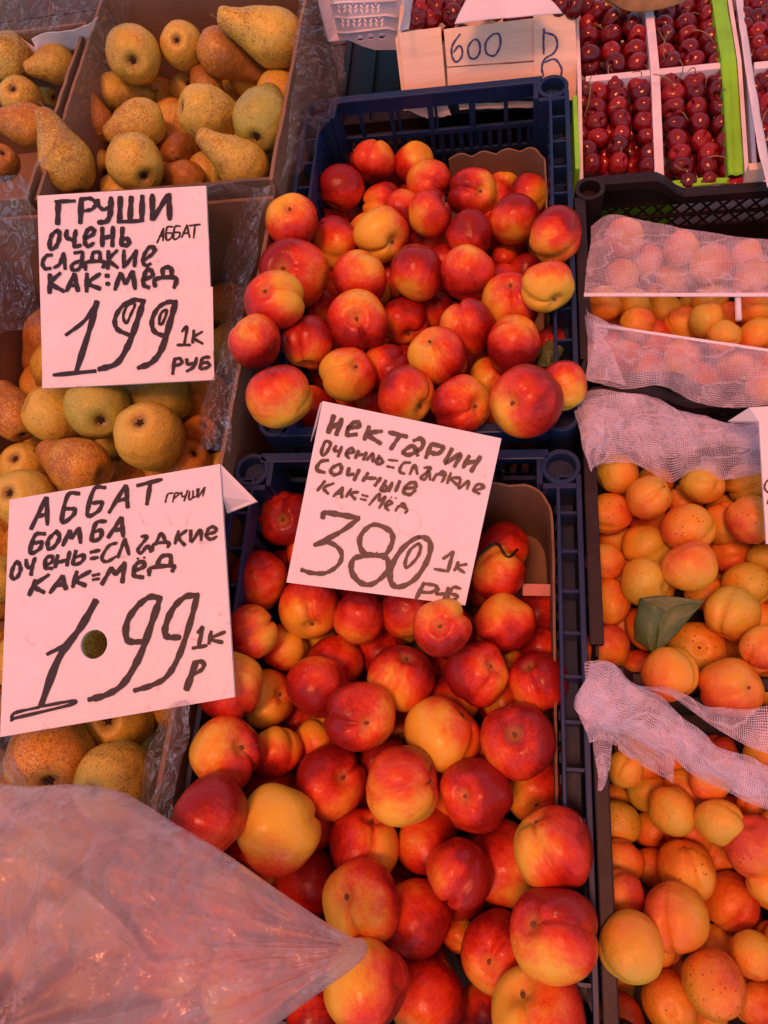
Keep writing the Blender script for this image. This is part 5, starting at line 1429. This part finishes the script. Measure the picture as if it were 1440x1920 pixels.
# gauze over the rear rim of the middle crate
g = sheet('gauze_cloth', [(1082, 745, .012), (1140, 737, .012), (1210, 740, .012), (1290, 775, .004), (1350, 790, .0), (1430, 792, 0), (1520, 795, 0)], [(1105, 880, -.01), (1180, 865, -.02), (1245, 900, -.03), (1300, 880, -.028), (1350, 893, -.028), (1440, 880, -.028), (1520, 880, -.03)], GAUZED,
      'rumpled white gauze hanging inside the rear wall of the middle crate', 'gauze', bulge=.006, crump=.009, cs=24, pleat=.0014, mid=[(1092, 800, .002), (1160, 800, -.004), (1230, 815, -.004), (1300, 830, -.008), (1350, 840, -.01), (1440, 838, -.01), (1520, 838, -.01)])
sheet('second_layer', [(1084, 748, .010), (1150, 742, .010), (1230, 750, .008), (1330, 790, .0), (1440, 800, -.002), (1520, 800, 0)], [(1104, 850, -.008), (1180, 850, -.018), (1260, 850, -.02), (1340, 838, -.02), (1440, 852, -.024), (1520, 850, -.02)], GAUZED, None, None, bulge=.004, crump=.010, cs=30, pleat=.002, parent=g, sd_=31)
sheet('hanging_corner', [(1078, 770, .014), (1100, 760, .016), (1135, 770, .016)], [(1108, 905, -.006), (1112, 905, -.006), (1118, 890, -.006)], GAUZED, None, None, nu=36, nv=50, bulge=.008, crump=.004, cs=40, parent=g, sd_=8)
# gauze between middle and corner crates
g = sheet('gauze_cloth', [(1100, 1238, .020), (1150, 1246, .018), (1200, 1280, .012), (1290, 1300, .006), (1340, 1330, .004), (1445, 1322, .0), (1520, 1320, 0)], [(1098, 1330, .018), (1160, 1310, .018), (1215, 1292, .014), (1290, 1330, .008), (1350, 1375, .0), (1445, 1412, -.008), (1520, 1430, -.01)], GAUZED,
      'white gauze strip folded over the front rim of the middle crate', 'gauze', bulge=.004, crump=.006, cs=34, pleat=.0016, sd_=11)
g = sheet('gauze_cloth', [(1112, 1236, .026), (1150, 1240, .026), (1180, 1275, .022), (1220, 1300, .020), (1290, 1350, .016), (1345, 1400, .010), (1400, 1415, .006), (1450, 1440, .004), (1520, 1450, 0)], [(1082, 1300, .018), (1090, 1340, .018), (1160, 1370, .012), (1230, 1410, .004), (1300, 1450, -.004), (1370, 1500, -.012), (1450, 1524, -.016), (1520, 1540, -.02)], GAUZED,
      'thick bunched white gauze draped over the back left of the corner crate', 'gauze', bulge=.012, crump=.010, cs=30, pleat=.002, sd_=13)
sheet('second_layer', [(1106, 1240, .019), (1150, 1262, .018), (1215, 1305, .016), (1290, 1360, .010), (1345, 1405, .006), (1450, 1446, 0), (1520, 1456, -.004)], [(1086, 1310, .014), (1096, 1345, .014), (1160, 1362, .010), (1230, 1398, .002), (1300, 1440, -.006), (1450, 1500, -.018), (1520, 1520, -.02)], GAUZED, None, None, bulge=.006, crump=.012, cs=36, pleat=.003, parent=g, sd_=33)
sheet('hanging_corner', [(1082, 1300, .018), (1120, 1290, .022), (1160, 1330, .016)], [(1100, 1395, .004), (1122, 1390, .003), (1155, 1400, -.005)], GAUZED, None, None, nu=50, nv=36, bulge=.006, crump=.006, cs=40, parent=g, sd_=15)
sheet('hanging_tail', [(1112, 1380, .004), (1130, 1375, .006), (1150, 1380, 0)], [(1124, 1525, -.004), (1126, 1525, -.004), (1130, 1515, -.006)], GAUZED, None, None, nu=24, nv=50, bulge=.003, crump=.003, cs=50, parent=g, sd_=16)
sheet('inner_drape', [(1150, 1350, .002), (1200, 1375, .0), (1260, 1420, -.004)], [(1160, 1405, -.018), (1210, 1440, -.028), (1265, 1470, -.03)], GAUZED, None, None, nu=50, nv=30, bulge=.0, crump=.004, cs=30, parent=g, sd_=17)

# leaf among the middle apricots, leaf behind a nectarine, brown leaf on the cherries
def leaf(A, B, mat, label, **k): return sheet('leaf', A, B, mat, label, 'leaf', nu=30, nv=20, crump=.0026, cs=38, thick=.0005, **k)
o = leaf([(1190, 1200, -.03), (1192, 1160, -.014), (1200, 1122, -.004)], [(1232, 1232, -.028), (1240, 1180, -.012), (1250, 1150, -.004)], LEAF, 'folded dull green leaf lying among the middle crate apricots', bulge=.007)
sheet('leaf_half', [(1198, 1122, -.002), (1250, 1118, .002), (1322, 1126, .004)], [(1238, 1150, -.004), (1280, 1146, -.001), (1322, 1128, .004)], LEAF, None, None, nu=24, nv=10, crump=.001, cs=30, thick=.0005, parent=o)
sheet('leaf_half', [(1236, 1140, -.004), (1270, 1134, .0), (1318, 1128, .003)], [(1228, 1230, -.02), (1262, 1195, -.01), (1300, 1150, .0)], LEAF, None, None, nu=24, nv=12, crump=.001, cs=30, thick=.0005, parent=o, bulge=.003)
leaf([(1005, 690, -.02), (1012, 660, -.012), (1028, 636, -.008)], [(1040, 690, -.02), (1052, 668, -.014), (1058, 656, -.012)], LEAF, 'small green leaf behind a deep red nectarine by the crate edge', bulge=.004)
leaf([(1128, -6, .02), (1175, -20, .025), (1230, -30, .025), (1290, -12, .02)], [(1135, 2, .012), (1180, 22, .012), (1232, 20, .012), (1290, 2, .012)], LEAFO, 'dry brownish leaf lying on top of the cherries at the top', bulge=.004)
# white papers
sheet('paper_sheet', [(890, -20, .085), (940, -24, .085), (985, -20, .085), (1010, -10, .08)], [(850, 46, .075), (925, 38, .078), (985, 32, .075), (1055, 26, .066)], PAPER, 'white perforated paper flap over the plywood crate of cherries', 'paper', nu=40, nv=24, crump=.003, cs=14, thick=.0004, bulge=.006)
sheet('paper_sheet', [(752, -30, .10), (756, 20, .09), (748, 60, .078)], [(782, -30, .055), (772, 20, .055), (766, 56, .06)], PAPER, 'white perforated paper lining the left wall of the plywood crate', 'paper', nu=40, nv=16, crump=.002, cs=20, thick=.0004)
sheet('paper_sheet', [(-30, 40, .06), (0, 62, .055), (30, 66, .05), (70, 92, .03)], [(-30, 120, .02), (0, 115, .02), (40, 110, .02), (70, 110, .015)], PAPER, 'torn white paper at the far left behind the pears', 'paper', nu=40, nv=16, crump=.004, cs=20, thick=.0004)
sheet('paper_sheet', [(60, 74, .05), (95, 62, .06), (150, 52, .07), (185, 30, .09)], [(70, 110, .02), (100, 100, .02), (135, 95, .02), (160, 90, .03)], PAPER, 'white paper fold between the far left box and the back box', 'paper', nu=40, nv=16, crump=.005, cs=20, thick=.0004)
sheet('paper_sheet', [(1380, -10, .008), (1395, 110, .008), (1422, 280, .008), (1440, 352, .008)], [(1392, -10, -.002), (1410, 120, -.004), (1440, 290, -.004), (1462, 352, -.004)], PAPER, 'white perforated paper edge along the right cherry tray', 'paper', nu=50, nv=8, crump=.002, cs=30, thick=.0004)
bm = bmesh.new(); box(bm, (.278, .755, -.06), (.30, .766, -.008), .001); tag(link('wood_block', mesh(bm), WOOD), 'small bare wooden corner block beside the lime green liner', 'wood block')

# films over the pear boxes
FG = 'clear wrinkled films lining the pear boxes'
def film(A, B, label, **k): kw = dict(nu=90, nv=36, bulge=.006, crump=.009, cs=15); kw.update(k); return sheet('plastic_film', A, B, FILM, label, 'plastic film', FG, **kw)
film([(200, -20, .12), (150, 120, .11), (95, 280, .10), (30, 360, .09)], [(248, -20, .06), (215, 120, .05), (150, 240, .04), (75, 350, .04)], 'clear film folded over the wall left of the back pear box', sd_=21)
film([(560, -20, .07), (552, 120, .06), (545, 240, .06), (520, 345, .06)], [(655, -20, .045), (648, 110, .03), (635, 190, .01), (560, 330, .03)], 'brownish clear film hanging over the right side of the back pear box', sd_=22, crump=.012)
film([(385, 346, .065), (430, 342, .068), (480, 350, .066), (515, 345, .062)], [(386, 380, .04), (430, 385, .03), (470, 400, .02), (505, 470, -.005)], 'clear film crumpled over the front edge of the back pear box', sd_=23, nv=24)
film([(510, 345, .06), (480, 460, .050), (455, 600, .045), (448, 700, .045), (432, 850, .045)], [(440, 400, .0), (420, 520, -.02), (412, 640, -.02), (385, 740, .0), (372, 850, .0)], 'clear film lining the right wall of the front pear box beside nectarines', sd_=24, crump=.011)
film([(-20, 340, .05), (30, 330, .07), (60, 350, .07)], [(-20, 640, -.02), (40, 620, -.02), (72, 600, -.01)], 'clear film hanging down the left edge beside the ГРУШИ card', sd_=25, crump=.012)
film([(360, 1315, .05), (352, 1400, .05), (335, 1500, .05), (310, 1640, .05)], [(300, 1330, .015), (285, 1400, .012), (268, 1500, .01), (250, 1640, .01)], 'shiny clear film on the box wall below the АББАТ БОМБА card', sd_=26, crump=.012, cs=30)
film([(-20, 1290, .0), (20, 1330, .0), (60, 1400, .0)], [(-20, 1470, .01), (30, 1480, .01), (60, 1490, .01)], 'pinkish film at the left edge below the АББАТ БОМБА card', sd_=27)
film([(-20, 60, .07), (60, 66, .09), (150, 40, .10), (195, 0, .11)], [(-20, -30, .1), (60, -30, .1), (150, -30, .1), (200, -30, .11)], 'clear film inside the rear of the far left box', sd_=28)

# ------------------------------------------------------------------ the big translucent bag in front
def bag():
    out = [(-60, 1478), (60, 1474), (150, 1471), (235, 1488), (330, 1545), (420, 1598), (520, 1668), (600, 1722), (655, 1755), (684, 1764), (686, 1790), (655, 1822), (590, 1868), (520, 1920), (440, 1980), (300, 2060), (60, 2090), (-120, 2060), (-160, 1900), (-150, 1600), (-60, 1478)]
    ol = catmull([np.array(p, float) for p in out], 12)[:-1]; n_ = len(ol); c = np.array([260., 1775.]); K = 80
    bm = bmesh.new(); uvl = bm.loops.layers.uv.new(); top, bot = [], []; pos = {}
    for side in (0, 1):
        rings = []
        for k in range(K+1):
            s = 1-k/K; row = []
            for i in range(n_):
                q = c*(1-s)+ol[i]*s; e = 1-s
                z0 = .078+.03*max(0, min(1, (q[1]-1500)/420)); infl = .050*math.sqrt(max(0, 1-s**2.4))
                tx, ty = q[0]-684, q[1]-1778; dt = math.hypot(tx, ty); an = math.atan2(ty, -tx)
                rad_ = 1-2*abs(noise.noise(Vector((an*7, dt/260, side*5+1)))); rad2 = 1-2*abs(noise.noise(Vector((an*17, dt/110, side*5+3))))
                near = math.exp(-(dt/330)**2)
                qq = Vector((q[0]/150, q[1]/150, side*5+1)); cr1 = 1-2*abs(noise.noise(qq)); cr2 = 1-2*abs(noise.noise(Vector((qq.x*2.2+qq.y*1.3, qq.y*2.8-qq.x*.9, side+4)))); cr3 = 1-2*abs(noise.noise(qq*7))
                fan = math.hypot(q[0]+40, q[1]-1950); fa = math.atan2(1950-q[1], q[0]+40); left = 1/(1+math.exp((q[0]-250)/45))*(1/(1+math.exp((1640-q[1])/25)))
                fold = .032*left*max(0, 1-2.2*abs(noise.noise(Vector((fa*3.2, fan/500, 2)))))
                ridge = math.exp(-((q[1]-1610-(q[0]**2)/420)/22)**2)*(1 if q[0] < 240 else math.exp(-((q[0]-240)/40)**2))
                w_ = min(1, e*9+.12)
                h = infl+(.0050*rad_*(.3+near)+.0028*rad2*near+.0035*cr1+.0022*cr2+.0008*cr3+fold+.010*ridge)*w_; r1 = cr1
                z = z0+(h if side == 0 else -infl*.35-.002*r1*w_)
                if k == 0: z = z0
                p = P(q[0], q[1], z)
                key = (k, i) if k == 0 else (side, k, i)
                if key not in pos: pos[key] = bm.verts.new(p)
                row.append(pos[key])
                if k == K: break
            rings.append(row)
        for a, b in zip(rings, rings[1:]):
            if len(b) == 1:
                for i in range(n_): bm.faces.new((a[i], a[(i+1) % n_], b[0]))
            else:
                for i in range(n_): j = (i+1) % n_; bm.faces.new((a[i], a[j], b[j], b[i]))
    bmesh.ops.recalc_face_normals(bm, faces=bm.faces)
    for f in bm.faces:
        for l in f.loops: l[uvl].uv = (l.vert.co.x, l.vert.co.y)
    return tag(link('plastic_bag', mesh(bm, True), BAGM), 'large crumpled milky plastic bag lying across the lower left corner', 'plastic bag')
bag()
